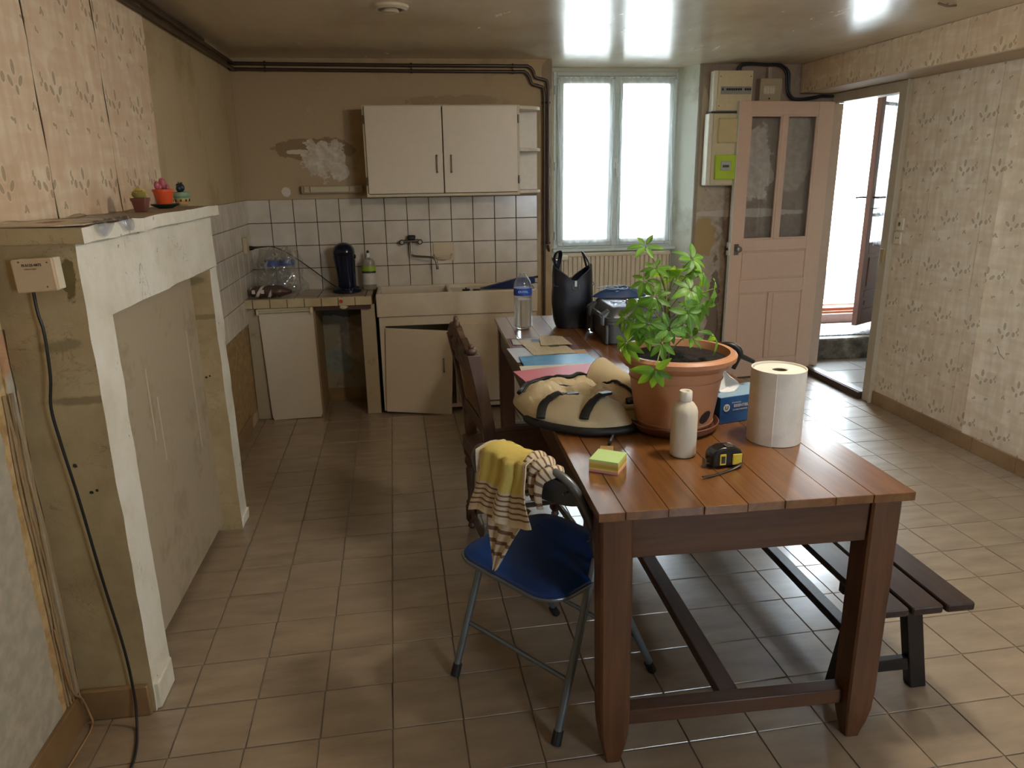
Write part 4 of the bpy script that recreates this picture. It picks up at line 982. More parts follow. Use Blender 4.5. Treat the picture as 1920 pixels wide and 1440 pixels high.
# dish soap bottle
M_CLEARP = glass_mat('thin_clear_plastic'); 
ds = thing('dish_soap_bottle', (-.29, 5.0, .80), 'clear dish soap bottle with green and white label beside the sink', 'bottle')
t = NT('cloudy_liquid_plastic'); t.set('#cfcbb8', .15, 0, .5, Transmission_Weight=.6, IOR=1.35); M_LIQ = t.m
def flatbottle(m, c, prof, sy): m.lathe(prof, c, 20, None, 1, sy)
m = MB(); flatbottle(m, (-.297,4.99,.800), [(.040,0),(.044,.006),(.044,.15),(.041,.185),(.030,.200),(.012,.205),(.012,.216)], .6); m.build('bottle_body', M_LIQ, ds, smooth=40)
m = MB(); m.lathe([(.0455,.035),(.0455,.11)], (-.297,4.99,.800), 20, None, 1, .62); m.build('white_label', simple('printed_white_label', '#c9c6bc', .4, var=.2, scale=60), ds, smooth=60)
m = MB(); m.lathe([(.0457,.11),(.0457,.124)], (-.297,4.99,.800), 20, None, 1, .62); m.build('dark_band', simple('dark_green_band', '#2c3a22', .4), ds, smooth=60)
m = MB(); m.lathe([(.0457,.124),(.0457,.155)], (-.297,4.99,.800), 20, None, 1, .62); m.build('green_label', simple('lime_label', '#8fae2c', .4), ds, smooth=60)
MB().lathe([(.015,0),(.014,.016),(.009,.026),(.008,.028)], (-.297,4.99,1.014), 14).build('cap', simple('white_cap', '#d8d8d2', .3), ds, smooth=40)
MB().lathe([(.008,0),(.009,.010),(.005,.018),(0,.019)], (-.297,4.99,1.041), 10).build('nozzle', M_BLK, ds, smooth=40)

# water bottles
t = NT('clear_pet'); lw = t.n('LayerWeight', {0: .45}); tr = t.n('BsdfTransparent', {0: (.93,.95,.96,1)}); gl = t.n('BsdfGlossy', {0: (1,1,1,1), 'Roughness': .06}); df = t.n('BsdfTranslucent', {0: (.8,.83,.85,1)})
m1 = t.n('MixShader', {0: .35, 1: gl.outputs[0], 2: df.outputs[0]}); mx = t.n('MixShader', {0: t.math('ADD', .07, t.math('MULTIPLY', lw.outputs[1], .62)), 1: tr.outputs[0], 2: m1.outputs[0]}); t.link(mx.outputs[0], t.out.inputs[0]); M_PET = t.m
t = NT('still_water'); t.b.inputs['Base Color'].default_value = (.95,.98,1,1); t.set(None, .0, 0, .5, Transmission_Weight=1.0, IOR=1.33); M_WATER = t.m
M_BLUEL = simple('blue_bottle_label', '#23459b', .35, var=.25, scale=120)
def water_bottle(c, label, group, h=.30, r=.046, cap=False):
    w = thing('water_bottle', c, label, 'bottle', group)
    prof = [(.030,.0),(.040,.004),(r,.020)]
    z = .02
    while z < h*.55: prof += [(r*.955, z+.005), (r, z+.011)]; z += .0125
    prof += [(r*1.0,h*.57),(r*.99,h*.60),(r*.99,h*.735),(r,h*.76),(r*.86,h*.84),(r*.58,h*.915),(r*.36,h*.95),(r*.33,h*.965),(r*.40,h*.967),(r*.40,h*.975),(r*.32,h*.977),(r*.32,h)]
    MB().lathe(prof, c, 28).build('bottle_body', M_PET, w, smooth=60)
    MB().lathe([(r*1.01,h*.605),(r*1.01,h*.73)], c, 28).build('blue_label', M_BLUEL, w, smooth=80)
    return w
water_bottle((-.905,4.93,.80), 'empty clear water bottle, left one in the plastic bag on the worktop', 'bottles in the plastic bag')
water_bottle((-.815,4.96,.80), 'empty clear water bottle, right one in the plastic bag on the worktop', 'bottles in the plastic bag')
bgg = thing('plastic_bag', (-.87, 4.9, .80), 'crumpled clear plastic bag around bottles on the worktop', 'plastic bag')
t = NT('thin_clear_film'); tr = t.n('BsdfTransparent', {0: (.93,.92,.90,1)}); gl = t.n('BsdfGlossy', {'Roughness': .12}); df = t.n('BsdfDiffuse', {0: (.7,.68,.62,1)})
m1 = t.n('MixShader', {0: .5, 1: gl.outputs[0], 2: df.outputs[0]}); kk = t.noise(t.obj, 38, 4, .7, .8)
mx = t.n('MixShader', {0: t.math('ADD', .10, t.math('MULTIPLY', t.smooth(kk, .50, .66), .45)), 1: tr.outputs[0], 2: m1.outputs[0]}); t.link(mx.outputs[0], t.out.inputs[0]); M_FILM = t.m
def bagfn(u, v):
    a = 2*pi*u; z = .802+.30*v; k = 1-.55*v**3
    n_ = mnoise.noise(Vector((cos(a)*2.2, sin(a)*2.2, v*4)))
    x = -.86+(.165-.03*v)*cos(a)*k*(1+.16*n_); y = 4.92+.115*sin(a)*k*(1+.16*n_)
    if v > .55: x += (v-.55)*.12*cos(a)
    return (max(x, -1.05), min(y, 5.085), z+.02*n_)
MB().grid(bagfn, 40, 18).build('film', M_FILM, bgg, smooth=35)
def tail(u, v): return (-1.02+.12*u+.02*v, 4.84+.05*v+.02*sin(u*9), 1.04-.19*u+.03*(v-.5)+.012*sin(v*9+u*5))
MB().grid(tail, 12, 6).build('bag_corner', M_FILM, bgg, smooth=35)
cf = thing('coffee_bag', (-.91, 4.79, .80), 'crumpled brown and white foil coffee bag lying on the worktop', 'coffee bag')
def cfn(u, v):
    a = 2*pi*v; w = 1-.75*max(0, u-.7)/.3-.25*max(0, .12-u)/.12; n_ = mnoise.noise(Vector((u*7, cos(a), sin(a))))*.010
    return (-1.025+.245*u, 4.795-.01+.045*cos(a)*(w*.5+.5)+n_, .838+(.034*w+.004)*sin(a)+n_*.6-.012*max(0,u-.8))
t = NT('brown_white_foil'); uu = t.sep(t.uv)[0]; vv = t.sep(t.uv)[1]; st_ = t.math('FRACT', t.math('MULTIPLY', t.math('ADD', uu, t.math('MULTIPLY', vv, .5)), 3.2))
k = t.math('MULTIPLY', t.smooth(t.math('SUBTRACT', .5, t.math('ABSOLUTE', t.math('SUBTRACT', st_, .5))), .34, .40), t.math('SUBTRACT', 1.0, t.smooth(uu, .5, .55)))
t.set(t.mix(k, '#4f3a30', '#c9beb2'), .35); M_FOIL = t.m
MB().grid(cfn, 26, 18).build('foil_body', M_FOIL, cf, smooth=30)
for x, y in ((-1.003,4.7395),(-.948,4.7385)): MB().bbox(x-.010,x+.010,y-.004,y,.832,.856,.001).build('white_print_square', simple('white_print', '#c6c0b6', .5), cf)

# ---------------------------------------------------------------- pipes and electrics
M_PIPE = simple('old_brown_painted_pipe', '#3d2d23', .38, bump=.1)
def pipe(name, path, r, label, cat='pipe', group='heating pipes', mat=None, clamps=()):
    p_ = thing(name, path[0], label, cat, group)
    MB().tube(smoothpath(path, 4), r, 10).build('pipe_run', mat or M_PIPE, p_, smooth=60)
    for c_, ax in clamps:
        c_ = Vector(c_); ax = Vector(ax)
        MB().tube([c_-ax*.005, c_+ax*.005], r*1.45, 10).build('clamp', simple('dark_clamp', '#2c211a', .5), p_)
    return p_
xa = lambda y: lx(y)+.028
pipe('heating_pipe', [(xa(-1.2),-1.2,2.224),(xa(1.5),1.5,2.222),(xa(4.9),4.9,2.214),(xa(5),5.02,2.213),(-1.0,5.055,2.212),(.0,5.06,2.205),(.72,5.06,2.203),(.80,5.06,2.20),(.834,5.06,2.175),(.850,5.06,2.135),(.905,5.06,2.120),(.931,5.06,2.09),(.934,5.06,1.9),(.933,5.06,1.06)],
     .0105, 'upper of two dark brown pipes running under the ceiling', clamps=[((-.85,5.06,2.212),(1,0,0)),((.05,5.06,2.205),(1,0,0)),((.70,5.06,2.203),(1,0,0)),((.9335,5.06,1.98),(0,0,1)),((.9335,5.06,1.07),(0,0,1))])
pipe('heating_pipe', [(xa(-1.2),-1.2,2.186),(xa(1.5),1.5,2.186),(xa(4.9),4.9,2.180),(xa(5),5.02,2.180),(-1.0,5.055,2.179),(.0,5.06,2.172),(.70,5.06,2.169),(.78,5.06,2.166),(.81,5.06,2.135),(.828,5.06,2.095),(.878,5.06,2.08),(.905,5.06,2.05),(.908,5.06,1.85),(.906,5.06,1.2),(.903,5.06,.15)],
     .0105, 'lower of two dark brown pipes running under the ceiling and down by the window', clamps=[((-.85,5.06,2.179),(1,0,0)),((.05,5.06,2.172),(1,0,0)),((.70,5.06,2.169),(1,0,0)),((.907,5.06,1.98),(0,0,1)),((.905,5.06,1.07),(0,0,1))])
pipe('cable_bundle', [(xa(-1.2)-.012,-1.2,2.236),(xa(2)-.012,2,2.236),(xa(4.4)-.012,4.4,2.238)], .009, 'grimy cable run above the pipes along the left wall ceiling', 'cable', None)
MB
pipe('radiator_pipe', [(.933,5.06,1.05),(.952,5.12,1.00),(.985,5.25,.955),(1.03,5.38,.915),(1.06,5.42,.91)], .008, 'short dark pipe branching off to the radiator valve', 'pipe', None)

M_IVORY = simple('aged_ivory_plastic', '#c9bb98', .4)
fb = thing('fuse_box', (2.26, 5.2, 1.94), 'cream breaker box with a row of black switches beside the window', 'fuse box')
MB().box(2.115,2.385,5.17,5.245,1.93,2.195).build('housing', simple('ivory_side', '#d8d3c0', .4), fb, bevel=.003)
MB().bbox(2.140,2.386,5.150,5.169,1.934,2.192,.003).build('cover', M_IVORY, fb)
MB().box(2.158,2.378,5.147,5.150,2.040,2.090).build('window_strip', simple('grey_breaker_strip', '#8f8d84', .4, var=.3, scale=80), fb)
for k in range(13):
    if k in (1, 9): continue
    MB().box(2.164+.0165*k,2.174+.0165*k,5.140,5.147,2.064,2.078).build('breaker_switch', simple('black_toggle', '#1c1b1a', .4), fb)
for x, z in ((2.152,2.155),(2.370,2.155),(2.150,1.965),(2.370,1.965)): MB().tube([(x,5.150,z),(x,5.148,z)], .004, 8).build('screw', simple('dark_screw', '#4c4437', .5), fb)
mb = thing('meter_box', (2.22, 5.2, 1.43), 'tall ivory meter cabinet with lime green electricity meter behind the open door', 'meter box')
MB().box(2.090,2.32,5.160,5.245,1.432,1.918).build('housing', simple('ivory_side', '#d8d3c0', .4), mb, bevel=.006)
MB().bbox(2.118,2.33,5.146,5.160,1.440,1.914,.004).build('cover', M_IVORY, mb)
MB().bbox(2.150,2.30,5.128,5.146,1.72,1.885,.010).build('raised_panel', simple('ivory_panel', '#c2b283', .35), mb)
mt = MB().bbox(2.140,2.31,5.118,5.146,1.474,1.640,.003).build('green_meter', simple('lime_green_plastic', '#a9c52b', .35), mb)
MB().bbox(2.178,2.250,5.113,5.118,1.535,1.598,.003).build('meter_face', simple('grey_meter_face', '#a9aca6', .3), mt)
MB().box(2.190,2.236,5.1115,5.113,1.555,1.572).build('lcd', simple('dark_lcd', '#3f463c', .2), mt)
MB().bbox(2.10,2.34,5.150,5.24,1.918,1.930,.002).build('dark_strip', simple('dark_gap_strip', '#3d352b', .6), mb)
sb_ = thing('small_fuse_box', (2.55, 5.24, 2.0), 'small old beige fuse box to the right of the breaker box', 'fuse box')
MB().bbox(2.468,2.630,5.205,5.279,1.985,2.150,.004).build('housing', simple('brownish_bakelite', '#a8997d', .5), sb_)
MB().bbox(2.492,2.580,5.200,5.205,2.045,2.100,.003).build('fuse_window', simple('pale_fuse_window', '#bfb7a4', .4, var=.3, scale=70), sb_)
for k in range(4): MB().box(2.500+.019*k,2.514+.019*k,5.196,5.200,2.05,2.085).build('fuse', simple('cream_fuse', '#cfc7b0', .4), sb_)
MB().tube([(2.54,5.204,2.016),(2.54,5.200,2.016)], .006, 8).build('knob', M_BLK, sb_)
pth = [(2.30,5.21,2.195),(2.315,5.20,2.228),(2.375,5.20,2.238),(2.50,5.21,2.236),(2.61,5.22,2.232),(2.665,5.22,2.19),(2.68,5.22,2.12),(2.690,5.22,2.06),(2.72,5.22,2.02),(2.77,5.21,2.008),(2.86,5.21,2.015),(2.94,5.215,2.03),(3.03,5.22,2.028)]
eb = thing('electric_cables', pth[0], 'thick black cable bundle looping from the breaker box to the doorway', 'cable')
for k in range(3):
    o = Vector((.008*(k-1), -.006*k, .007*(k%2)))
    MB().tube(smoothpath([Vector(q)+o*(1+.4*sin(i*1.3+k)) for i, q in enumerate(pth)], 4), .0075 if k < 2 else .005, 8).build('cable', simple('blue_black_sheath', '#1d2026', .4), eb, smooth=60)
MB().box(2.535,2.56,5.235,5.279,2.15,2.225).jitter(.004,30).build('trim_7', simple('plaster_lump', '#a89a89', .9), kind='structure')

# ceiling vent
vt = thing('ceiling_vent', (-.045, 3.58, 2.235), 'round white extractor vent in the ceiling', 'vent')
MB().lathe([(.083,0),(.080,-.010),(.066,-.018),(.055,-.016),(.052,-.004),(0,-.004)], (-.045,3.575,CZ), 32).build('ring', simple('dirty_white_plastic', '#bfb5a0', .45), vt, smooth=30)
MB().lathe([(0,-.006),(.030,-.008),(.040,-.022),(.034,-.028),(0,-.03)], (-.045,3.575,CZ), 28).build('valve_disc', simple('dirty_white_plastic', '#bfb5a0', .45), vt, smooth=30)
ch = thing('ceiling_hook', (2.46, 3.36, 2.24), 'small bare metal fixing left on the ceiling', 'hook')
MB().tube([(2.40,3.34,2.245),(2.46,3.36,2.238),(2.52,3.385,2.246)], .005, 6).tube([(2.46,3.36,2.25),(2.46,3.36,2.236)], .006, 6).build('bracket', simple('brown_fixing', '#6d5c48', .6), ch)

# ---------------------------------------------------------------- farm table
def mat_wood(name, c0, c1, c2, axis='y', rough=(.22, .42), gs=1.0, bump=.12, spec=.5, rv=.25):
    t = NT(name); sc = {'y': (46*gs, 3.2*gs, 46*gs), 'x': (3.2*gs, 46*gs, 46*gs), 'z': (46*gs, 46*gs, 3.2*gs)}[axis]
    off = t.n('CombineXYZ', {0: t.math('MULTIPLY', t.rnd, 31.0), 1: t.math('MULTIPLY', t.rnd, 17.0), 2: t.math('MULTIPLY', t.rnd, 7.0)}).outputs[0]
    p = t.vmath('ADD', t.pos, off)
    k = t.noise(t.vmath('MULTIPLY', p, sc), 1.0, 6, .65, .6); k2 = t.noise(t.vmath('MULTIPLY', p, tuple(c*.18 for c in sc)), 1.0, 4, .6, 1.0)
    f = t.math('ADD', t.math('MULTIPLY', k, .5), t.math('MULTIPLY', k2, .5))
    col = t.ramp(f, [(.30, c0), (.5, c1), (.70, c2)])
    col = t.mix(t.math('MULTIPLY', t.rnd, rv), col, c2)
    t.set(col, t.ramp(k2, [(.3, rough[0]), (.7, rough[1])]), 0, spec, **({'Coat_Weight': .45, 'Coat_Roughness': .38} if 'top' in name else {})); t.bump(k, bump, .002); return t.m
M_TOP = mat_wood('honey_oak_tabletop', '#482a11', '#6b441f', '#87592b', 'y', (.17, .27), 1.0, .10, .9)
M_LEGW = mat_wood('dark_oak_leg', '#331d0f', '#50311a', '#6b4526', 'z', (.32, .5))
M_APR = mat_wood('dark_oak_rail', '#2d1a0d', '#462a16', '#5d3c20', 'x', (.32, .5))
M_STR = mat_wood('dark_oak_stretcher', '#2c1b12', '#43291b', '#5b3d29', 'y', (.3, .5))
TZ = .76
tblr = thing('farm_table', (.815, 2.79, 0), 'long dark oak farm table with plank top and stretcher base', 'table')
TRt = Matrix.Translation((.405, 1.537, 0)) @ Matrix.Rotation(radians(-.7), 4, 'Z')     # local: x across, y along
TWD, TLN = .812, 2.50
cuts = [0, .066, .172, .262, .372, .468, .60, .70, TWD]
for a, b_ in zip(cuts[:-1], cuts[1:]):
    MB().bbox(a+.0006, b_-.0006, 0+random.uniform(0,.003), TLN-random.uniform(0,.004), TZ-.023, TZ-random.uniform(0,.0006), .0014, TRt).build('tabletop_plank', M_TOP, tblr)
def leg(x0, y0, sx, sy):
    m = MB(); w = .082; ring = []
    for z, k in ((TZ-.023, 1), (.16, .96), (.10, .90), (.055, .74), (.02, .54), (0, .46)):
        cx_, cy_ = x0+w/2+(-sx)*(.008)*(1-z/.73), y0+w/2+sy*.018*(1-z/.73); h = w/2*k; c = .006
        ring.append([TRt @ Vector((cx_+a*h-(c if abs(e) else 0)*0, cy_+b_*h, z)) for a, b_, e in ((-1,-.86,0),(-.86,-1,0),(.86,-1,0),(1,-.86,0),(1,.86,0),(.86,1,0),(-.86,1,0),(-1,.86,0))])
    vs = [p for r in ring for p in r]; n = len(ring)
    fs = [tuple(range(8)), tuple(range(8*n-1, 8*n-9, -1))]+[(i*8+k_, (i+1)*8+k_, (i+1)*8+(k_+1)%8, i*8+(k_+1)%8) for i in range(n-1) for k_ in range(8)]
    fs = [tuple(reversed(f)) if False else f for f in fs]
    return m.add(vs, fs).build('leg', M_LEGW, tblr, smooth=25)
LX0, LX1, LY0, LY1 = .014, TWD-.014-.078, .03, TLN-.03-.078
legs = [leg(LX0, LY0, -1, -1), leg(LX1, LY0, 1, -1), leg(LX0, LY1, -1, 1), leg(LX1, LY1, 1, 1)]
for lg, lxx in ((legs[0], LX0+.060), (legs[1], LX1+.018)):
    for z in (.70, .635): MB().tube([TRt @ Vector((lxx, LY0-.0005, z)), TRt @ Vector((lxx, LY0+.01, z))], .0045, 8).build('peg', simple('dark_peg', '#1f120a', .5), lg)
for yy in (LY0+.012, LY1+.04): MB().box(LX0+.07, LX1+.008, yy, yy+.024, .612, TZ-.023, TRt).build('apron', M_APR, tblr, bevel=.002)
for xx in (LX0+.008, LX1+.046): MB().box(xx, xx+.024, LY0+.07, LY1+.008, .612, TZ-.023, TRt).build('side_apron', M_STR, tblr, bevel=.002)
for yy in (LY0+.018, LY1+.018): MB().box(LX0+.07, LX1+.008, yy, yy+.045, .105, .150, TRt).build('end_stretcher', M_APR, tblr, bevel=.003)
MB().box(TWD/2-.028, TWD/2+.028, LY0+.063, LY1+.018, .112, .145, TRt).build('long_stretcher', M_STR, tblr, bevel=.003)

# ---------------------------------------------------------------- bench
M_BEN = mat_wood('dark_walnut_bench', '#1a100d', '#2b1c18', '#42302a', 'y', (.28, .42), .8, .08)
M_BEND = simple('black_brown_bench_frame', '#150e0b', .4, bump=.1)
bn = thing('slatted_bench', (1.27, 2.4, 0), 'low dark wooden bench with three seat slats at the right of the table', 'bench')
for x0, x1 in ((1.198,1.284),(1.295,1.386),(1.397,1.481)): MB().bbox(x0, x1, 1.572, 3.38, .367, .390, .004).build('seat_slat', M_BEN, bn)
for yy in (1.72, 3.14):
    for xt, xb in ((1.265,1.205),(1.405,1.475)):
        def P(x, y, z): return Vector((x, y, z))
        s_ = .026
        m = MB(); vs = [P(xb-s_,yy,0),P(xb+s_,yy,0),P(xb+s_,yy+.038,0),P(xb-s_,yy+.038,0),P(xt-s_,yy,.366),P(xt+s_,yy,.366),P(xt+s_,yy+.038,.366),P(xt-s_,yy+.038,.366)]
        m.add(vs, [(3,2,1,0),(4,5,6,7),(0,1,5,4),(1,2,6,5),(2,3,7,6),(3,0,4,7)]).build('leg', M_BEND, bn, bevel=.003)
    MB().box(1.22,1.45,yy+.006,yy+.030,.065,.105).build('cross_rail', M_BEND, bn, bevel=.002)
    MB().box(1.21,1.46,yy+.038,yy+.062,.326,.366).build('seat_bearer', M_BEND, bn, bevel=.002)
MB().box(1.300,1.340,1.745,3.14,.105,.135).build('long_stretcher', M_BEND, bn, bevel=.002)

# ---------------------------------------------------------------- blue folding chair
M_STEEL = simple('silver_painted_tube', '#6f7478', .32, .55)
M_BPAD = simple('grey_vinyl_backrest', '#4d545b', .42, bump=.08)
M_BLUE = simple('blue_vinyl_seat', '#07306a', .35, bump=.12, bscale=300)
M_RUB = simple('black_rubber_foot', '#151413', .6)
fc = thing('folding_chair', (.35, 1.95, 0), 'silver folding chair with blue seat and a tea towel over its grey backrest', 'chair')
d_ = Vector((.805,.593,0)); q_ = Vector((.593,-.805,0))
def C(s, t, z): return Vector((.272,1.860,0))+q_*s+d_*t+Vector((0,0,z-.028))
RL, RR_, FL, FR = Vector((.065,1.989,0)), Vector((.326,1.653,0)), Vector((.449,2.273,0)), Vector((.691,1.919,0))
PL, PR = Vector((.212,2.12,.50)), Vector((.470,1.80,.50))
path = [FR+Vector((0,0,.012)), FR.lerp(PR,.5)+Vector((0,0,.012)), PR, C(.215,.045,.66), C(.213,.01,.735), C(.185,-.005,.788), C(.13,-.012,.812), C(0,-.018,.822), C(-.13,-.012,.812), C(-.185,-.005,.788), C(-.213,.01,.735), C(-.215,.045,.66), PL, FL.lerp(PL,.5)+Vector((0,0,.012)), FL+Vector((0,0,.012))]
MB().tube(smoothpath(path, 5), .0115, 10).build('back_tube_frame', M_STEEL, fc, smooth=60)
for f_, p_ in ((RL, PL), (RR_, PR)):
    up = Vector((f_.x+(p_.x-f_.x)*.98, f_.y+(p_.y-f_.y)*.98, .49)); top_ = up+Vector((0,0,-.03))+d_*.03
    MB().tube([f_+Vector((0,0,.012)), up], .0115, 10).build('rear_leg', M_STEEL, fc, smooth=60)
for f_, tgt in ((RL,PL),(RR_,PR),(FL,PL),(FR,PR)):
    v_ = (tgt-f_).normalized(); MB().tube([f_+Vector((0,0,.004)), f_+v_*.04+Vector((0,0,.004))], [.015,.0145], 12).build('rubber_foot', M_RUB, fc, smooth=40)
a_, b2 = RL.lerp(Vector((PL.x,PL.y,.49)), .34), RR_.lerp(Vector((PR.x,PR.y,.49)), .34)
MB().tube([a_, b2], .008, 8).build('cross_bar', M_STEEL, fc, smooth=60)
a_, b2 = FL.lerp(PL, .3), FR.lerp(PR, .3); MB().tube([a_, b2], .008, 8).build('cross_bar', M_STEEL, fc, smooth=60)
def bf(u, v):
    s = -.20+.40*u; w = .085*(1-(abs(s)/.2)**4*.35); curve = -.016*(1-(s/.2)**2)
    return C(s, .002+curve+(1-v)*.022, .805-.012*(s/.2)**2-w*(1-v)-.006)
MB().grid(bf, 24, 6, thick=-.008).build('backrest', M_BPAD, fc, smooth=60)
for s in (-.17,.05,.17): MB().tube([C(s,.003,.765), C(s,-.024,.765)], .003, 8).build('rivet', M_CHROME, fc)
SCn = Vector((.355,1.955,0)); ro = atan2(d_.y, d_.x)
m = MB(); P0 = roundrect(SCn.x, SCn.y, .198, .205, .085, 7, ro); n = len(P0)
ringz = [(.96,.425),(1.0,.430),(1.0,.437),(.97,.444),(.75,.448)]
vs = []
for k_, z in ringz:
    for x, y in P0:
        vs.append((SCn.x+(x-SCn.x)*k_, SCn.y+(y-SCn.y)*k_, z))
fs = [tuple(range(n-1,-1,-1)), tuple((len(ringz)-1)*n+i for i in range(n))]+[(r*n+i, r*n+(i+1)%n, (r+1)*n+(i+1)%n, (r+1)*n+i) for r in range(len(ringz)-1) for i in range(n)]
m.add(vs, fs).build('seat', M_BLUE, fc, smooth=45)
rim = [(SCn.x+(x-SCn.x)*1.01, SCn.y+(y-SCn.y)*1.01, .429) for x, y in P0]
MB().tube(rim, .006, 6, closed=True).build('seat_rim', M_STEEL, fc, smooth=60)
for dx, dy in ((.12,.06),(-.1,-.1),(.09,-.12),(-.12,.1)): MB().tube([SCn+d_*dx+q_*dy+Vector((0,0,.444)), SCn+d_*dx+q_*dy+Vector((0,0,.450))], .004, 8).build('seat_rivet', M_CHROME, fc)

# tea towel
t = NT('yellow_striped_tea_towel'); vv = t.sep(t.uv)[1]; uu = t.sep(t.uv)[0]
fr_ = t.math('FRACT', t.math('MULTIPLY', vv, 21.0)); stp = t.smooth(t.math('ABSOLUTE', t.math('SUBTRACT', fr_, .5)), .14, .20)
zone = t.smooth(vv, .70, .71); stripes = t.mix(stp, '#79604f', '#cbbca2')
end = t.smooth(vv, .965, .97); stripes = t.mix(end, stripes, '#d6c6a8')
yel = t.mix(t.smooth(t.math('ABSOLUTE', t.math('SUBTRACT', uu, .5)), .40, .43), '#cbb968', '#cfc2a8')
t.set(t.mix(zone, yel, stripes), .95, 0, .1); wv_ = t.n('TexWave', {'Vector': t.uv, 'Scale': 60.0}); t.bump(t.noise(t.pos, 420, 2), .5, .002); M_TOWEL = t.m
tw = thing('tea_towel', (.25, 1.84, .48), 'yellow tea towel with brown stripes draped over the folding chair backrest', 'towel')
def towel(u, v):
    """v 0: inside of the backrest, over the top, down the outer side to the hem"""
    s0, s1 = -.118, .072
    L = v*.33; s = s0+(s1-s0)*u
    pinch = 1-.18*min(1, max(0, .5-abs(L-.10)*4))
    s = (s0+s1)/2+(s-(s0+s1)/2)*pinch
    fold = .010*sin(u*9+1.2+v*2)+.006*sin(u*19+v*5)
    if L < .10: t_, z = .024+abs(fold)*.5, .730+L+.0
    elif L < .14: a = (L-.10)/.04*pi; t_, z = -.014+.030*cos(a)+0, .826+.008*sin(a)
    else:
        D = L-.14; t_ = -.052-.02*D/.19-abs(fold)*1.2; z = .826-D*(1.0-.12*u)
        s += .055*(D/.19)**1.2*(u-.35)
    return C(s+.006*sin(v*11+u*3), t_, z+.010*sin(u*7)*v)
MB().grid(lambda u, v: towel(u, v), 26, 44, thick=.003).build('outer_drape', M_TOWEL, tw, smooth=80)
def towel2(u, v):
    """lower layer that hangs to a point"""
    L = v*.215; s = (-.095+.18*u)*(1-v*.93)-.055*v
    return C(s+.004*sin(u*11), -.046-.02*v-.005*sin(u*13+v*4), .685-L+.01*u*(1-v))
m = MB().grid(towel2, 16, 20, thick=.003); m.uvs = {k: (a, .715+.285*b) for k, (a, b) in m.uvs.items()}
m.build('lower_corner', M_TOWEL, tw, smooth=80)
def towel3(u, v):
    a = v*pi*1.25; s = .050+.075*u+.02*sin(a*1.3)*u; r_ = .030+.007*sin(u*17)
    return C(s, -.010+r_*1.2*cos(a), .812+r_*sin(a)-.05*max(0, v-.72)*4-.035*u*u)
m = MB().grid(towel3, 18, 18, thick=.003); m.uvs = {k: (a, .715+.24*(1-abs(2*b-1))) for k, (a, b) in m.uvs.items()}
m.build('bunched_end', M_TOWEL, tw, smooth=80)

# ---------------------------------------------------------------- cane chair with carved back
M_CW = mat_wood('worn_brown_chair_wood', '#30211a', '#493427', '#655040', 'z', (.42, .58))
M_CANE = simple('dark_woven_cane', '#65463a', .6)
cc_ = thing('carved_cane_chair', (.17, 2.99, 0), 'antique carved wooden chair with woven cane seat and back at the left of the table', 'chair')
YA, YB_ = 2.585, 2.995
def post(y):
    m = MB(); w = .024
    pts = [(.218,.36),(.213,.46),(.202,.60),(.174,.78),(.148,.905)]
    ring = [[(x-w,y-w*.72,z),(x+w,y-w*.72,z),(x+w,y+w*.72,z),(x-w,y+w*.72,z)] for x, z in pts]
    vs = [p for r in ring for p in r]; n = len(ring)
    return m.add(vs, [(3,2,1,0), tuple(range(4*n-4,4*n))]+[(i*4+k, i*4+(k+1)%4, (i+1)*4+(k+1)%4, (i+1)*4+k) for i in range(n-1) for k in range(4)]).build('back_post', M_CW, cc_, bevel=.003)
for y in (YA, YB_):
    p_ = post(y)
    MB().ell((.146,y,.918), (.020,.018,.014), 10, 6).ell((.144,y,.935), (.012,.012,.010), 10, 6).build('post_finial', M_CW, p_, smooth=60)
m = MB()
def crest(u, v):
    y = YA+.02+(YB_-YA-.04)*u; e = sin(pi*u); zt = .90+.075*e**.8+.012*abs(sin(u*pi*5)); z = .84+(zt-.84)*v
    return (.155-.018*(z-.84)/.1-.014-.010*sin(u*pi*6)*sin(v*pi*2)*.6, y, z)
m.grid(crest, 30, 8, thick=-.022); m.build('carved_crest', M_CW, cc_, smooth=50)
m = MB()
for u in (.12,.25,.38,.5,.62,.75,.88):
    z = .885+.065*sin(pi*u)**.8; m.ell((.136-.008, YA+.02+(YB_-YA-.04)*u, z), (.012,.026,.020), 10, 7)
for s_ in (-1,1):
    pts = [(.130, 2.79+s_*(.03+.05*cos(a*.7)), .925+.025*sin(a)) for a in [k*.5 for k in range(11)]]
    m.tube(pts, .007, 6)
m.ell((.128,2.79,.978), (.014,.034,.024), 12, 8).ell((.126,2.79,1.0), (.010,.016,.014), 10, 6)
m.build('carved_ornament', M_CW, cc_, smooth=60)
for z0, z1, x in ((.575,.625,.196),(.800,.845,.164)): MB().bbox(x-.014, x+.014, YA+.018, YB_-.018, z0, z1, .004).build('back_rail', M_CW, cc_)
def canepanel(m, P, nu, nv, r):
    """open weave: strips in both directions"""
    for i in range(nu+1):
        m.tube([P(i/nu, k/6) for k in range(7)], r, 4)
    for j in range(nv+1):
        m.tube([P(k/6, j/nv) for k in range(7)], r, 4)
    for i in range(0, nu*2, 1):
        a = i/nu-1
        pts = [(a+t_/8, t_/8) for t_ in range(9) if 0 <= a+t_/8 <= 1]
        if len(pts) > 1: m.tube([P(*q) for q in pts], r*.9, 4)
m = MB(); canepanel(m, lambda u, v: Vector((.192-.026*v, YA+.025+(YB_-YA-.05)*u, .625+.175*v)), 26, 12, .0022)
m.build('cane_back', simple('light_cane', '#6f543b', .6), cc_, kind='stuff')
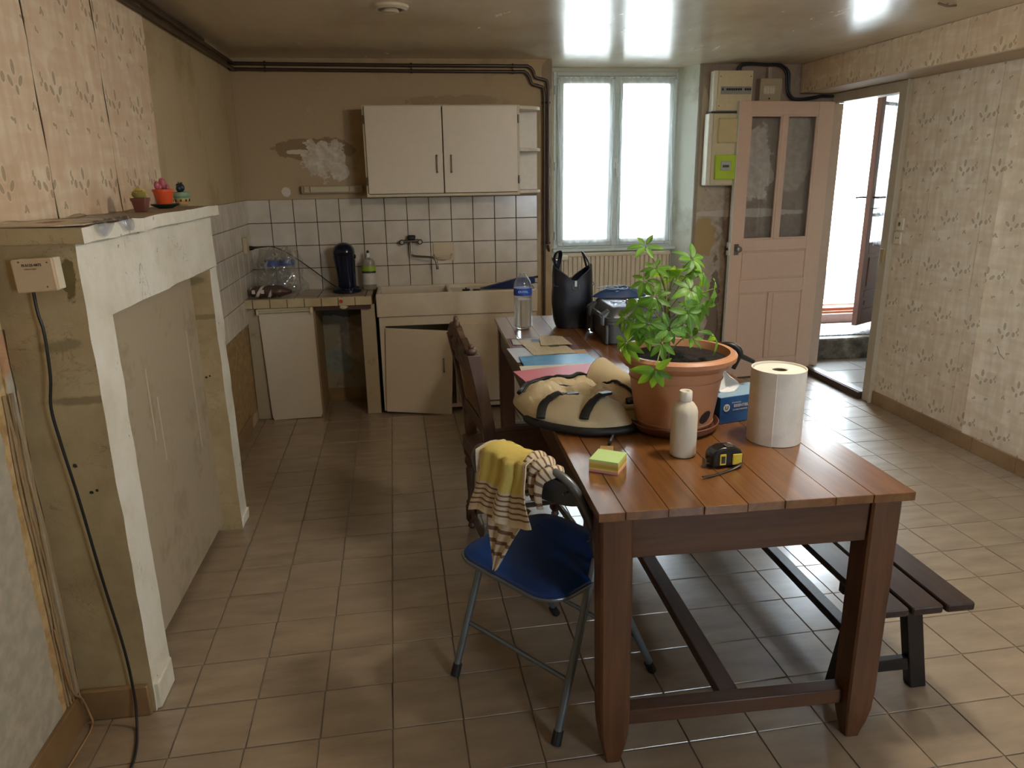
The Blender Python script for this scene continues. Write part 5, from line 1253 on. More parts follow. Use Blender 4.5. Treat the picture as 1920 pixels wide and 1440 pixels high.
# seat frame and cane seat
SX0, SX1, SZ = .195, .63, .455
SY = lambda x: .015*(x-SX0)/.4
m = MB()
for x0, x1, y0, y1, nm in ((SX0-.02,SX0+.025,YA,YB_,'seat_rail'),(SX1-.05,SX1,YA-.015,YB_+.015,'seat_rail'),(SX0+.025,SX1-.05,YA-.02,YA+.03,'seat_rail'),(SX0+.025,SX1-.05,YB_-.03,YB_+.02,'seat_rail')):
    MB().bbox(x0, x1, y0, y1, SZ-.060, SZ, .005).build(nm, M_CW, cc_)
m = MB(); canepanel(m, lambda u, v: Vector((SX0+.02+(SX1-.06-SX0)*u, YA+.025+(YB_-YA-.05)*v, SZ-.004-.006*sin(pi*u)*sin(pi*v))), 40, 36, .0026)
m.build('cane_seat', M_CANE, cc_, kind='stuff')
tprof = [(.012,0),(.019,.012),(.014,.028),(.020,.034),(.026,.045),(.026,.11),(.018,.115),(.024,.128),(.016,.140),(.015,.17),(.019,.24),(.021,.29),(.014,.300),(.024,.318),(.025,.335),(.016,.350),(.026,.362),(.028,.398)]
for x, y in ((.205,YA),(.205,YB_),(.60,YA-.005),(.60,YB_+.005)): MB().lathe(tprof, (x,y,0), 16).build('turned_leg', M_CW, cc_, smooth=40)
for x in (.205,.60): MB().tube([(x,YA+.02,.078),(x,2.79,.078),(x,YB_-.02,.078)], [.012,.016,.012], 8).build('stretcher', M_CW, cc_, smooth=40)
for y in (YA+.03,YB_-.03): MB().tube([(.22,y,.09),(.59,y,.09)], .012, 8).build('stretcher', M_CW, cc_, smooth=40)

cc_.rotation_euler = (0, 0, radians(7))
# ---------------------------------------------------------------- potted plant
M_TERR = simple('terracotta_plastic', '#ae7b59', .45, var=.07, scale=6)
PC = Vector((.790, 2.105, TZ))
saucer = MB().lathe([(.120,0),(.134,.010),(.141,.028),(.137,.030),(.126,.014),(.11,.010),(0,.010)], PC, 40).build('plant_saucer', simple('brown_terracotta_plastic', '#6b4131', .4), smooth=40)
tag(saucer, 'dark terracotta plastic saucer under the large plant pot', 'saucer')
potb = thing('plant_pot', tuple(PC+Vector((0,0,.0115))), 'large terracotta-coloured plastic pot on the table', 'plant pot')
H = .238; zb = PC.z+.0115
prof = [(.112,0),(.116,.004),(.130,.09),(.146,H-.045),(.160,H-.042),(.180,H-.022),(.182,H-.008),(.174,H),(.160,H),(.158,H-.012),(.150,H-.045)]
MB().lathe(prof, (PC.x,PC.y,zb), 56).build('pot_body', M_TERR, potb, smooth=35)
for z in (.022,.16): MB().tube([(PC.x+(.117+.0145*z/.09)*cos(2*pi*k/48), PC.y+(.117+.0145*z/.09)*sin(2*pi*k/48), zb+z) for k in range(48)], .0016, 5, closed=True).build('moulded_ring', M_TERR, potb, smooth=60)
# watering hole near the base, facing front right
ha = radians(-62); r0 = .1205
def hole(u, v):
    a = ha+(u-.5)*.30; z = .030+.042*v; w = sin(pi*v)**.5
    a = ha+(u-.5)*.34*w+.10*(v-.5); r_ = .1125+.0165*z/.09+.0045
    return (PC.x+r_*cos(a), PC.y+r_*sin(a), zb+z)
MB().grid(hole, 10, 8).build('watering_slot', simple('dark_slot', '#2a1712', .8), potb)
t = NT('dark_potting_soil'); k = t.noise(t.pos, 120, 5, .75); t.set(t.ramp(k, [(.4, '#0e0a08'), (.6, '#2a1d16'), (.72, '#5b4636')]), .9); t.bump(k, 1.0, .01); M_SOIL = t.m
def soil(u, v):
    a = 2*pi*u; r_ = .1555*v; return (PC.x+r_*cos(a), PC.y+r_*sin(a), zb+H-.024+.008*mnoise.noise(Vector((r_*cos(a)*30, r_*sin(a)*30, 0)))*(1 if v < .99 else 0))
MB().grid(soil, 40, 14).build('potting_soil', M_SOIL, potb, smooth=60)

M_STEM = simple('green_brown_stem', '#6d7a3a', .5); M_TRUNK = simple('brown_green_trunk', '#6e6238', .6, bump=.3)
t = NT('umbrella_plant_leaf'); rr = t.rnd; uu = t.sep(t.uv)[0]
col = t.mix(rr, '#2f5a1e', '#5f8d33'); vein = t.math('SUBTRACT', 1.0, t.smooth(t.math('ABSOLUTE', t.math('SUBTRACT', uu, .5)), .015, .05))
col = t.mix(t.math('MULTIPLY', vein, .55), col, '#a3bf63'); t.set(col, .45, 0, .4)
trn = t.n('BsdfTranslucent', {0: lin('#9fcf35')}); mx = t.n('MixShader', {0: .38, 1: t.b.outputs[0], 2: trn.outputs[0]}); t.link(mx.outputs[0], t.out.inputs[0]); M_LEAF = t.m
def leaf_mesh(droop, w):
    m = MB()
    def f(u, v):
        ww = w*sin(pi*min(1, v*.96+.02))**.75*(1-.25*v); x = (u-.5)*ww
        return (x, v, -droop*v*v-abs(u-.5)*2*-.10*ww+.0)
    m.grid(f, 4, 7); me = bpy.data.meshes.new('leaf'); me.from_pydata([tuple(p) for p in m.v], [], m.f)
    uvl = me.uv_layers.new(name='UVMap')
    for lp in me.loops: uvl.data[lp.index].uv = m.uvs[lp.vertex_index]
    me.materials.append(M_LEAF); me.shade_smooth(); return me
LEAVES = [leaf_mesh(.12, .46), leaf_mesh(.32, .50), leaf_mesh(.55, .50)]
plant = thing('umbrella_plant', (PC.x-.03, PC.y-.01, zb+H-.04), 'leafy green umbrella plant growing in the terracotta pot', 'plant')
base = Vector((PC.x-.045, PC.y-.03, zb+H-.04))
tr1 = smoothpath([base, base+Vector((-.004,0,.10)), base+Vector((-.006,.004,.23))], 5)
tr2 = smoothpath([base+Vector((.012,.008,0)), base+Vector((.012,.010,.12)), base+Vector((.006,.012,.20)), base+Vector((.0,.016,.27))], 5)
MB().tube(tr1, [.0048-.0016*i/len(tr1) for i in range(len(tr1))], 8).build('trunk', M_TRUNK, plant, smooth=60)
MB().tube(tr2, [.004-.0018*i/len(tr2) for i in range(len(tr2))], 8).build('trunk', M_TRUNK, plant, smooth=60)
# (x, y, z, leaflet length, count, tilt of the fan axis, stem start height)
CL = [(.668,2.07,1.330,.046,6,(-.1,-.5,.6),.25,0),(.699,2.06,1.268,.046,6,(-.2,-.4,.7),.24,0),(.664,2.05,1.232,.050,6,(-.3,-.4,.6),.20,1),(.752,2.10,1.262,.052,8,(0,-.35,-.5),.27,2),
      (.822,2.10,1.286,.056,7,(.3,-.5,.6),.24,0),(.842,2.12,1.252,.050,7,(.3,-.3,.6),.22,1),(.808,2.06,1.200,.054,7,(.1,-.5,.5),.18,1),(.870,2.12,1.236,.060,6,(.6,-.2,.5),.22,2),
      (.868,2.04,1.204,.058,5,(.7,-.4,.1),.16,2),(.694,2.04,1.186,.050,7,(-.2,-.6,.4),.16,1),(.652,2.07,1.156,.046,6,(-.4,-.3,.4),.14,1),(.826,2.03,1.165,.056,7,(.2,-.6,.1),.14,2),
      (.788,2.02,1.140,.050,6,(.1,-.7,.3),.12,1),(.668,2.02,1.112,.050,7,(-.3,-.6,.3),.10,1),(.772,2.01,1.105,.044,5,(.2,-.8,.3),.09,0),(.724,2.00,1.098,.050,7,(0,-.7,.2),.08,1),
      (.606,2.02,1.062,.056,7,(-.6,-.3,.1),.06,2),(.672,2.04,1.076,.046,6,(-.2,-.4,.3),.07,1),(.812,2.05,1.060,.050,6,(.3,-.4,.5),.05,0),(.872,2.02,1.066,.052,4,(.6,-.2,.3),.03,2),
      (.664,1.925,1.002,.056,6,(-.2,-.6,0),.02,2),(.628,2.10,1.118,.046,6,(-.5,-.2,.3),.12,1),(.770,2.14,1.070,.048,6,(.1,.2,.5),.05,0),(.735,2.13,1.190,.046,6,(0,.2,.6),.18,0),
      (.790,2.16,1.225,.048,6,(.3,.3,.6),.2,0),(.84,2.14,1.12,.05,6,(.5,.2,.3),.1,1),
      (.70,2.10,1.135,.048,7,(-.2,.1,.4),.12,1),(.70,1.99,1.060,.046,6,(-.2,-.6,.2),.05,1),(.64,2.03,1.10,.046,6,(-.4,-.4,.2),.08,2),(.835,2.10,1.10,.048,6,(.4,-.1,.3),.08,1)]
for ci, (x, y, z, L, n, ax, h0, dr) in enumerate(CL):
    c = Vector((x, y, z)); s0 = base+Vector((.004*((ci%3)-1), .004, h0*.86)); ax = Vector(ax).normalized()
    dirn = c-s0; midp = s0.lerp(c, .55)+Vector((0, 0, .016+(.03 if h0 < .08 else 0)))
    MB().tube(smoothpath([s0, midp, c], 5), [.0018]*10+[.0014], 5).build('leaf_stalk', M_STEM, plant, smooth=60)
    a = ax.cross(Vector((0,0,1))); a = a.normalized() if a.length > .1 else Vector((1,0,0)); b_ = ax.cross(a)
    ph = random.uniform(0, 6)
    for k in range(n):
        an = ph+2*pi*k/n+random.uniform(-.15,.15); Lk = L*random.uniform(.78,1.08)
        spread = random.uniform(.75,1.05); dd = ((a*cos(an)+b_*sin(an))*spread+ax*random.uniform(.15,.4)+Vector((0,0,-.22 if dr < 2 else -.6))).normalized()
        nrm = (ax+dd*-.2+Vector((0,-.1,.15))); nrm = (nrm-dd*nrm.dot(dd)).normalized(); sd_ = dd.cross(nrm)
        M_ = Matrix(((sd_.x, dd.x, nrm.x, c.x+dd.x*.006),(sd_.y, dd.y, nrm.y, c.y+dd.y*.006),(sd_.z, dd.z, nrm.z, c.z+dd.z*.006),(0,0,0,1))) @ Matrix.Diagonal((Lk,Lk,Lk,1))
        inst('leaf', LEAVES[min(2, dr+(random.random() < .25))], M_, plant)

clp = thing('black_clamps', (1.03, 2.2, .90), 'black plastic clamp handle sticking out behind the right side of the pot', 'clamp')
MB().tube(smoothpath([(.985,2.235,.985),(1.012,2.21,.990),(1.036,2.20,.978),(1.044,2.20,.955)], 3), .0105, 8).tube([(1.042,2.20,.960),(1.022,2.198,.912)], [.0095,.007], 8).tube([(1.042,2.20,.956),(1.092,2.20,.932)], [.0095,.007], 8).build('clamp_arms', M_BLK, clp, smooth=50)

# ---------------------------------------------------------------- things on the table
# white squeeze bottle
wb = thing('white_bottle', (.734, 1.868, TZ), 'plain white plastic bottle in front of the plant pot', 'bottle')
M_WHP = simple('milky_white_plastic', '#c6bfae', .35, var=.03, Subsurface_Weight=.15)
MB().lathe([(.032,0),(.0365,.004),(.0370,.012),(.0370,.130),(.034,.142),(.025,.155),(.0165,.163),(.0150,.168)], (.734,1.868,TZ), 32).build('bottle_body', M_WHP, wb, smooth=50)
MB().lathe([(.0185,0),(.0190,.003),(.0185,.024),(.0165,.027),(.010,.026),(.009,.023),(0,.023)], (.734,1.868,TZ+.164), 28).build('cap', simple('white_cap_plastic', '#d3cdbf', .35), wb, smooth=40)

# kitchen paper roll
t = NT('embossed_kitchen_paper'); vo = t.n('TexVoronoi', {'Vector': t.pos, 'Scale': 130.0}); t.set(t.ramp(t.noise(t.pos, 12, 3), [(.4, '#d3cec3'), (.6, '#dfdbd1')]), .9, 0, .2); t.bump(vo.outputs['Distance'], .25, .001); M_KP = t.m
RC = (1.046, 1.945, TZ)
kr = thing('kitchen_paper_roll', RC, 'tall white kitchen paper roll on the right edge of the table', 'paper roll')
m = MB(); prof = []
def rollf(u, v):
    a = 2*pi*u*1.04-2.35; r_ = .0780 if u < .96 else .0780+(u-.96)*.12
    return (RC[0]+r_*cos(a), RC[1]+r_*sin(a), RC[2]+.001+.221*v)
MB().grid(rollf, 56, 2, thick=.003).build('loose_outer_sheet', M_KP, kr, smooth=60)
MB().lathe([(.022,.001),(.074,.001),(.074,.214),(.072,.2165),(.024,.2165),(.0215,.214),(.0215,.001)], (RC[0]+.002,RC[1],RC[2]), 44).build('roll_body', M_KP, kr, smooth=35)
MB().lathe([(.0215,.002),(.0215,.214),(.020,.214),(.020,.002)], (RC[0]+.002,RC[1],RC[2]), 24).build('cardboard_core', simple('grey_cardboard', '#7c6d58', .9), kr, smooth=60)

# tissue box
tbx = thing('tissue_box', (1.03, 2.2, TZ), 'blue tissue box with a tissue sticking out behind the pot', 'tissue box')
bx = Matrix.Translation((.938, 2.092, TZ)) @ Matrix.Rotation(radians(14), 4, 'Z')
t = NT('blue_printed_card'); t.set(t.ramp(t.noise(t.pos, 10, 2), [(.4, '#1c4f8e'), (.6, '#2a66a8')]), .35); M_TB = t.m
BW, BD, BH = .215, .112, .088
MB().bbox(0, BW, 0, BD, .0005, BH, .0015, bx).build('carton', M_TB, tbx)
MB().box(.001, BW-.001, .001, BD-.001, BH, BH+.0006, bx).build('pale_top', simple('pale_blue_card', '#88a9c0', .4), tbx)
M_WPR = simple('white_ink', '#d9dfe4', .5); M_NPR = simple('navy_ink', '#17315e', .5); M_LPR = simple('faded_blue_ink', '#3f6d93', .5)
F = bx @ Matrix.Translation((0, -.0008, 0)) @ Matrix.Rotation(radians(90), 4, 'X')
MB().lathe([(0,0),(.0125,0),(.0125,.0005),(0,.0005)], (0,0,0), 28, F @ Matrix.Translation((.025,.053,0))).build('white_disc', M_WPR, tbx)
text_part('disc_letter', 'U', .017, F @ Matrix.Translation((.025,.053,.0008)), M_NPR, tbx, bold=True)
text_part('brand_line', 'MOUCHOIRS', .006, F @ Matrix.Translation((.062,.067,0)), M_WPR, tbx)
text_part('brand_word', 'ESSENTIELS', .0125, F @ Matrix.Translation((.084,.056,0)), M_WPR, tbx, bold=True)
text_part('ply_line', 'DOUBLE EPAISSEUR', .0065, F @ Matrix.Translation((.078,.043,0)), M_WPR, tbx)
S_ = bx @ Matrix.Translation((-.0008, 0, 0)) @ Matrix.Rotation(radians(-90), 4, 'Z') @ Matrix.Rotation(radians(90), 4, 'X')
for x, z in ((-.045,.068),(-.040,.045),(-.022,.030),(-.070,.050)): text_part('side_letter', 'U', .017, S_ @ Matrix.Translation((x,z,0)), M_LPR, tbx, bold=True)
text_part('sheet_count', 'x180', .011, S_ @ Matrix.Translation((-.042,.010,0)), M_LPR, tbx)
def tis(u, v):
    a = (u-.5)*1.9; w = .045*(1-.0*v)*(.35+.65*sin(pi*min(1,v*.8+.15))); x = .062+w*sin(a*1.3)+.006*sin(v*5); y = .055+.016*cos(a*2.2)+.012*v
    return bx @ Vector((x, y, BH+.001+.068*v*(1-.35*(u-.45)**2*3)))
MB().grid(tis, 16, 12, thick=.0006).build('tissue', simple('white_tissue', '#dde1e4', .9), tbx, smooth=80)
def tis2(u, v): a = 2*pi*u; return bx @ Vector((.068+.030*cos(a)*v, .055+.014*sin(a)*v, BH+.0015+.012*(1-v)))
MB().grid(tis2, 16, 3).build('tissue_fold', simple('white_tissue', '#dde1e4', .9), tbx, smooth=80)

# tape measure
tm = thing('tape_measure', (.80, 1.76, TZ), 'black and yellow tape measure with wrist strap at the front of the table', 'tape measure')
TMx = Matrix.Translation((.818, 1.755, TZ)) @ Matrix.Rotation(radians(4), 4, 'Z') @ Matrix.Diagonal((1.16, 1.1, .98, 1))
sil = [(-.038,.002),(-.038,.040),(-.030,.052),(-.012,.062),(.018,.062),(.034,.052),(.041,.036),(.041,.002)]
def side(poly, y0, y1, M): 
    m = MB(); n = len(poly); vs = [(x,y0,z) for x,z in poly]+[(x,y1,z) for x,z in poly]
    return m.add(vs, [tuple(range(n-1,-1,-1)),tuple(range(n,2*n))]+[(i,(i+1)%n,n+(i+1)%n,n+i) for i in range(n)], M)
M_YEL = simple('yellow_grip', '#d3bb3a', .45)
side([(x,z*.94) for x,z in sil], 0, .042, TMx).build('case', simple('gloss_black', '#131315', .25), tm, bevel=.005)
MB().bbox(.012,.036,-.004,.0,.008,.040,.004,TMx).build('yellow_grip', M_YEL, tm); MB().bbox(-.020,-.004,-.0035,.0,.010,.042,.005,TMx).build('yellow_oval', M_YEL, tm)
MB().bbox(-.017,-.007,-.0045,-.003,.015,.036,.004,TMx).build('oval_centre', M_BLK, tm)
MB().bbox(-.003,.014,.002,.022,.0575,.0635,.002,TMx).build('belt_clip', M_CHROME, tm)
MB().box(-.050,-.038,.010,.028,.012,.0135,TMx).box(-.050,-.0485,.010,.028,.004,.026,TMx).build('end_hook', M_CHROME, tm)
MB().tube([TMx @ Vector(p) for p in smoothpath([(.034,-.004,.012),(.025,-.012,.010),(.0,-.020,.004),(-.03,-.032,.003),(-.062,-.045,.004),(-.085,-.052,.007)], 4)], .0042, 6, flat=.4, up=(0,0,1)).build('wrist_strap', M_BLK, tm, smooth=60)

# sticky note block, small card, pen
P4 = [(.4465,1.8055),(.515,1.765),(.567,1.850),(.495,1.888)]
P4 = [(.443,1.795),(.512,1.752),(.556,1.822),(.487,1.865)]
nb_ = thing('sticky_note_block', (.5, 1.81, TZ), 'block of multicoloured sticky notes, green sheet on top', 'sticky notes')
z = TZ+.0003
for h, c, nm in ((.007,'#cf8f86','pink_layer'),(.004,'#d8c86a','yellow_layer'),(.004,'#d09a55','orange_layer'),(.004,'#9cab2e','olive_layer'),(.005,'#c79b54','ochre_layer'),(.006,'#c8b66a','yellow_layer'),(.005,'#b7d68c','green_layer')):
    MB().prism(P4, z, z+h).build(nm, simple('notes'+c, c, .8, var=.04), nb_); z += h
tag(MB().prism([(.500,1.912),(.540,1.900),(.556,1.958),(.520,1.968)], TZ+.001, TZ+.0035).build('small_card', simple('buff_card', '#b99c68', .8)), 'small buff card behind the sticky note block', 'card')
pn = thing('pen', (.56, 2.0, TZ), 'dark pen with bright barrel lying behind the small card', 'pen')
MB().tube([(.545,1.965,TZ+.006),(.553,1.985,TZ+.006)], .0052, 10).build('pen_cap', M_BLK, pn, smooth=60)
MB().tube([(.553,1.985,TZ+.006),(.585,2.06,TZ+.006)], .004, 10).build('pen_barrel', simple('silver_barrel', '#b9bcc2', .25, .7), pn, smooth=60)

# papers and folders
def sheet(name, pts, z, th, mat, label, cat, group=None, curl=0, parts=()):
    m = MB(); n = 12; A, B, C_, D = [Vector((x, y, 0)) for x, y in pts]
    def f(u, v):
        p = A.lerp(B, u).lerp(D.lerp(C_, u), v); return (p.x, p.y, z+th+curl*(sin(pi*u)*.5+.5*mnoise.noise(Vector((u*4, v*4, z*50)))))
    m.grid(f, n, n, thick=max(th, .0008)); o = m.build(name, mat, smooth=60); tag(o, label, cat, group); return o
t = NT('plum_card'); t.set('#7d6470', .5); 
sheet('plum_folder', [(.435,3.13),(.735,3.13),(.742,3.44),(.432,3.46)], TZ, .002, simple('plum_card_folder', '#6f5560', .5), 'plum coloured cardboard folder under the newspaper cuttings', 'folder')
sheet('pale_document', [(.418,2.985),(.60,2.99),(.60,3.25),(.405,3.25)], TZ+.0026, .001, simple('cool_white_paper', '#b9c0cc', .6), 'pale printed sheet half under the blue folder at the table edge', 'paper', curl=.001)
t = NT('newsprint'); px = t.sep(t.pos); lines = t.math('FRACT', t.math('MULTIPLY', px[1], 150.0)); cols = t.math('FRACT', t.math('MULTIPLY', px[0], 17.0))
ln = t.math('MULTIPLY', t.smooth(lines, .55, .65), t.math('MULTIPLY', t.smooth(cols, .06, .1), t.smooth(t.noise(t.vmath('MULTIPLY', t.pos, (260, 30, 1)), 1.0, 2), .42, .48)))
t.set(t.mix(t.math('MULTIPLY', ln, .55), '#c4bba2', '#777064'), .8); M_NEWS = t.m
nw = sheet('newspaper_page', [(.505,3.085),(.70,3.09),(.672,3.37),(.478,3.40)], TZ+.006, .001, M_NEWS, 'yellowed newspaper cutting lying on the plum folder', 'newspaper', 'newspaper cuttings', curl=.004)
for x0, x1, y0, y1, c in ((.54,.60,3.33,3.385,'#5d6676'),(.600,.645,3.22,3.26,'#6e6a3d')): MB().box(x0,x1,y0,y1,TZ+.0105,TZ+.0112).build('printed_picture', simple('print'+c, c, .7), nw)
sheet('newspaper_page', [(.565,3.24),(.71,3.23),(.70,3.42),(.585,3.435)], TZ+.012, .001, M_NEWS, 'smaller folded newspaper cutting lying on top of the larger one', 'newspaper', 'newspaper cuttings', curl=.005)
sheet('loose_slip', [(.445,3.315),(.485,3.31),(.475,3.43),(.45,3.43)], TZ+.004, .001, simple('white_slip', '#c5c3bd', .7), 'narrow white slip at the left of the newspaper cuttings', 'paper')
sheet('envelope', [(.60,3.06),(.752,3.07),(.752,3.165),(.60,3.165)], TZ+.0032, .0015, simple('kraft_envelope', '#b79a77', .7), 'brown printed slip sticking out right of the newspaper cuttings', 'paper')
bf_ = sheet('blue_folder', [(.435,2.86),(.755,2.87),(.742,3.065),(.435,3.065)], TZ+.005, .004, simple('bright_blue_card', '#2f86b8', .35), 'bright blue cardboard folder lying across the table', 'folder', curl=.004)
sheet('cream_folder', [(.405,2.70),(.72,2.75),(.728,2.885),(.412,2.89)], TZ+.0105, .002, simple('cream_card_folder', '#c7bfa6', .5), 'cream cardboard folder between the blue and red folders', 'folder')
sheet('red_folder', [(.405,2.60),(.70,2.66),(.705,2.862),(.373,2.79)], TZ+.0155, .003, simple('salmon_card_folder', '#bd5560', .45), 'salmon red cardboard folder partly under the canvas backpack', 'folder', curl=.002)

# water bottle on the table, nearly full
wbt = water_bottle((.550, 3.70, TZ), 'clear plastic water bottle standing at the far left corner of the table', None, .292, .047)
MB().lathe([(.036,.004),(.0435,.02),(.0435,.155),(0,.155)], (.550,3.70,TZ), 28).build('water', M_WATER, wbt, smooth=60)
text_part('label_text', 'OUVAL', .016, Matrix.Translation((.545,3.6515,TZ+.198)) @ Matrix.Rotation(radians(90), 4, 'X'), simple('pale_label_ink', '#9db7e0', .4), wbt, bold=True)

# black tote bag
M_LEA = simple('black_blue_leather', '#090d18', .38, bump=.2, bscale=200)
hb = thing('tote_bag', (.815, 3.66, TZ), 'black open-topped leather tote bag standing on the far end of the table', 'bag')
hc = Vector((.808, 3.695, TZ))
def hfn(u, v):
    a = 2*pi*u; ca, sa = cos(a), sin(a); e = 3.0; r_ = (abs(ca)**e+abs(sa)**e)**(-1/e)
    rimz = .245+.078*max(0, abs(ca)*1.15-.15)**.9
    z = rimz*v; k = .78+.22*min(1, v*2.2)**.6; k2 = 1+.04*sin(v*5)
    w, dp = .101*k*k2, .062*k
    if v > .78: dp *= 1-(v-.78)*1.4*abs(ca)**2
    return (hc.x+w*ca*r_+.004*mnoise.noise(Vector((ca*2,sa*2,v*4))), hc.y+dp*sa*r_, hc.z+.001+z)
MB().grid(lambda u, v: hfn(1-u, v), 48, 20, thick=.004).build('bag_body', M_LEA, hb, smooth=60)
MB().prism([(hfn(1-k/24,0)[0],hfn(1-k/24,0)[1]) for k in range(24)], TZ+.0012, TZ+.006).build('bag_base', M_LEA, hb)
fr1 = lambda a, v, o=.0: Vector(hfn((a/(2*pi))%1, v))+Vector((0,-o,0))
for s_ in (-1, 1):
    pts = [(hc.x+s_*.078,hc.y-.02,TZ+.30),(hc.x+s_*.100,hc.y-.03,TZ+.345),(hc.x+s_*.092,hc.y-.02,TZ+.382),(hc.x+s_*.066,hc.y,TZ+.392),(hc.x+s_*.058,hc.y+.03,TZ+.36),(hc.x+s_*.072,hc.y+.04,TZ+.30)] if s_ < 0 else \
          [(hc.x+.086,hc.y-.02,TZ+.30),(hc.x+.082,hc.y-.02,TZ+.33),(hc.x+.070,hc.y-.01,TZ+.358),(hc.x+.052,hc.y+.0,TZ+.382),(hc.x+.066,hc.y+.03,TZ+.36),(hc.x+.084,hc.y+.035,TZ+.30)]
    MB().tube(smoothpath(pts, 4), .0105, 8, flat=.45).build('handle', M_LEA, hb, smooth=60)
zp = [hfn(k/40, 1) for k in range(40)]
MB().tube([Vector(p)+Vector((0,-.002,.002)) for p in zp], .0022, 5, closed=True).build('zip_edge', simple('dull_silver_zip', '#5f6577', .35, .6), hb, smooth=60)
fx, fy = hc.x+.004, hc.y-.062
MB().bbox(fx-.008,fx+.008,fy-.008,fy-.002,TZ+.218,TZ+.250,.003).build('zip_pull', simple('shiny_steel', '#b9bcbf', .2, .9), hb)
MB().tube(smoothpath([(fx-.015,fy-.006,TZ+.228),(fx-.015,fy-.008,TZ+.208),(fx,fy-.009,TZ+.202),(fx+.015,fy-.008,TZ+.208),(fx+.015,fy-.006,TZ+.228)], 3), .0024, 6).build('d_ring', simple('shiny_steel', '#b9bcbf', .2, .9), hb, smooth=60)
for s_ in (-1,1): MB().tube(smoothpath([(hc.x+s_*.101,hc.y-.03,TZ+.235),(hc.x+s_*.104,hc.y-.045,TZ+.226),(hc.x+s_*.085,hc.y-.062,TZ+.222)], 3), .002, 5).build('piping', simple('dull_silver_zip', '#5f6577', .35, .6), hb)

# grey hard case
M_CASE = simple('grey_hard_plastic', '#45474a', .34, bump=.06)
hcs = thing('hard_case', (1.03, 3.42, TZ), 'grey ribbed hard plastic equipment case behind the plant', 'case')
cx0, cx1, cy0, cy1 = .872, 1.215, 3.215, 3.60
def rr_box(m, x0, x1, y0, y1, zs, r=.025, n=4):
    """lofted rounded box: zs = [(inset, z)]"""
    rings = []
    for ins, z in zs:
        rings.append([(x,y,z) for x,y in roundrect((x0+x1)/2,(y0+y1)/2,(x1-x0)/2-ins,(y1-y0)/2-ins,r,n)])
    L = len(rings[0]); vs = [p for r_ in rings for p in r_]
    m.add(vs, [tuple(range(L-1,-1,-1)), tuple((len(rings)-1)*L+i for i in range(L))]+[(a*L+i,a*L+(i+1)%L,(a+1)*L+(i+1)%L,(a+1)*L+i) for a in range(len(rings)-1) for i in range(L)])
    return m
rr_box(MB(), cx0, cx1, cy0, cy1, [(.020,TZ+.001),(.012,TZ+.010),(.008,TZ+.095),(.008,TZ+.098),(0,TZ+.100),(0,TZ+.112)]).build('case_base', M_CASE, hcs, smooth=35)
rr_box(MB(), cx0, cx1, cy0, cy1, [(0,TZ+.114),(0,TZ+.128),(.008,TZ+.130),(.010,TZ+.135),(.030,TZ+.168),(.040,TZ+.174)]).build('case_lid', M_CASE, hcs, smooth=35)
m = MB()
for y in (3.235,3.28,3.52,3.60): m.bbox(cx0-.003, cx0+.012, y, y+.030, TZ+.004, TZ+.098, .004)
m.build('side_ribs', M_CASE, hcs)
for y in (3.26, 3.51):
    lt = MB().add([(cx0-.016,y,TZ+.088),(cx0-.016,y+.062,TZ+.088),(cx0-.016,y+.058,TZ+.135),(cx0-.016,y+.004,TZ+.135),(cx0+.006,y,TZ+.088),(cx0+.006,y+.062,TZ+.088),(cx0+.022,y+.058,TZ+.158),(cx0+.022,y+.004,TZ+.158)],
        [(3,2,1,0),(0,1,5,4),(1,2,6,5),(2,3,7,6),(3,0,4,7),(4,5,6,7)]).build('latch', M_CASE, hcs, bevel=.003)
    for k in range(3): MB().box(cx0-.019,cx0-.015,y+.008+.017*k,y+.016+.017*k,TZ+.092,TZ+.130).build('latch_rib', M_CASE, lt)
for x in (.93, 1.11): MB().bbox(x,x+.05,cy0-.014,cy0+.006,TZ+.085,TZ+.140,.004).build('front_latch', M_CASE, hcs)
MB().tube(smoothpath([(.985,cy0-.004,TZ+.07),(.985,cy0-.028,TZ+.066),(1.03,cy0-.034,TZ+.064),(1.10,cy0-.028,TZ+.066),(1.10,cy0-.004,TZ+.07)], 3), .008, 8).build('carry_handle', M_CASE, hcs, smooth=50)
ZC = TZ+.1745
def bgf(u, v):
    a = 2*pi*u; n_ = mnoise.noise(Vector((cos(a)*2*v, sin(a)*2*v, 3))); r_ = (1-.0)*v
    return (1.02+.140*cos(a)*r_, 3.565+.062*sin(a)*r_, ZC+.001+(.042+.014*n_+.010*sin(u*25)*v)*(1-v**3))
bb_ = thing('blue_drawstring_bag', (1.02, 3.565, ZC), 'flattened blue cloth drawstring bag lying on the grey case', 'bag')
MB().grid(bgf, 48, 14).prism([(1.02+.138*cos(2*pi*k/24),3.565+.06*sin(2*pi*k/24)) for k in range(24)], ZC+.0005, ZC+.003).build('cloth_body', simple('slate_blue_cloth', '#243f66', .55, bump=.2), bb_, smooth=70)
for ph in (0, 1):
    pts = [(.955+.05*ph+.055*cos(a), 3.55+.045*sin(a), ZC+.047+.004*sin(a*2)) for a in [k*2*pi/20 for k in range(20)]]
    MB().tube(pts, .0022, 5, closed=True).build('pale_cord', simple('pale_blue_cord', '#9db4cf', .6), bb_, smooth=60)
ad = thing('wrapped_adapter', (1.0, 3.33, ZC), 'grey ribbed plug adapter in clear wrap lying on the case lid', 'adapter')
MB().bbox(.985,1.075,3.300,3.335,ZC+.001,ZC+.020,.005).build('adapter_body', simple('pale_grey_plastic', '#9b9690', .4), ad)
for k in range(5): MB().box(.992+.016*k,.998+.016*k,3.297,3.338,ZC+.004,ZC+.023).build('rib', simple('pale_grey_plastic', '#9b9690', .4), ad)
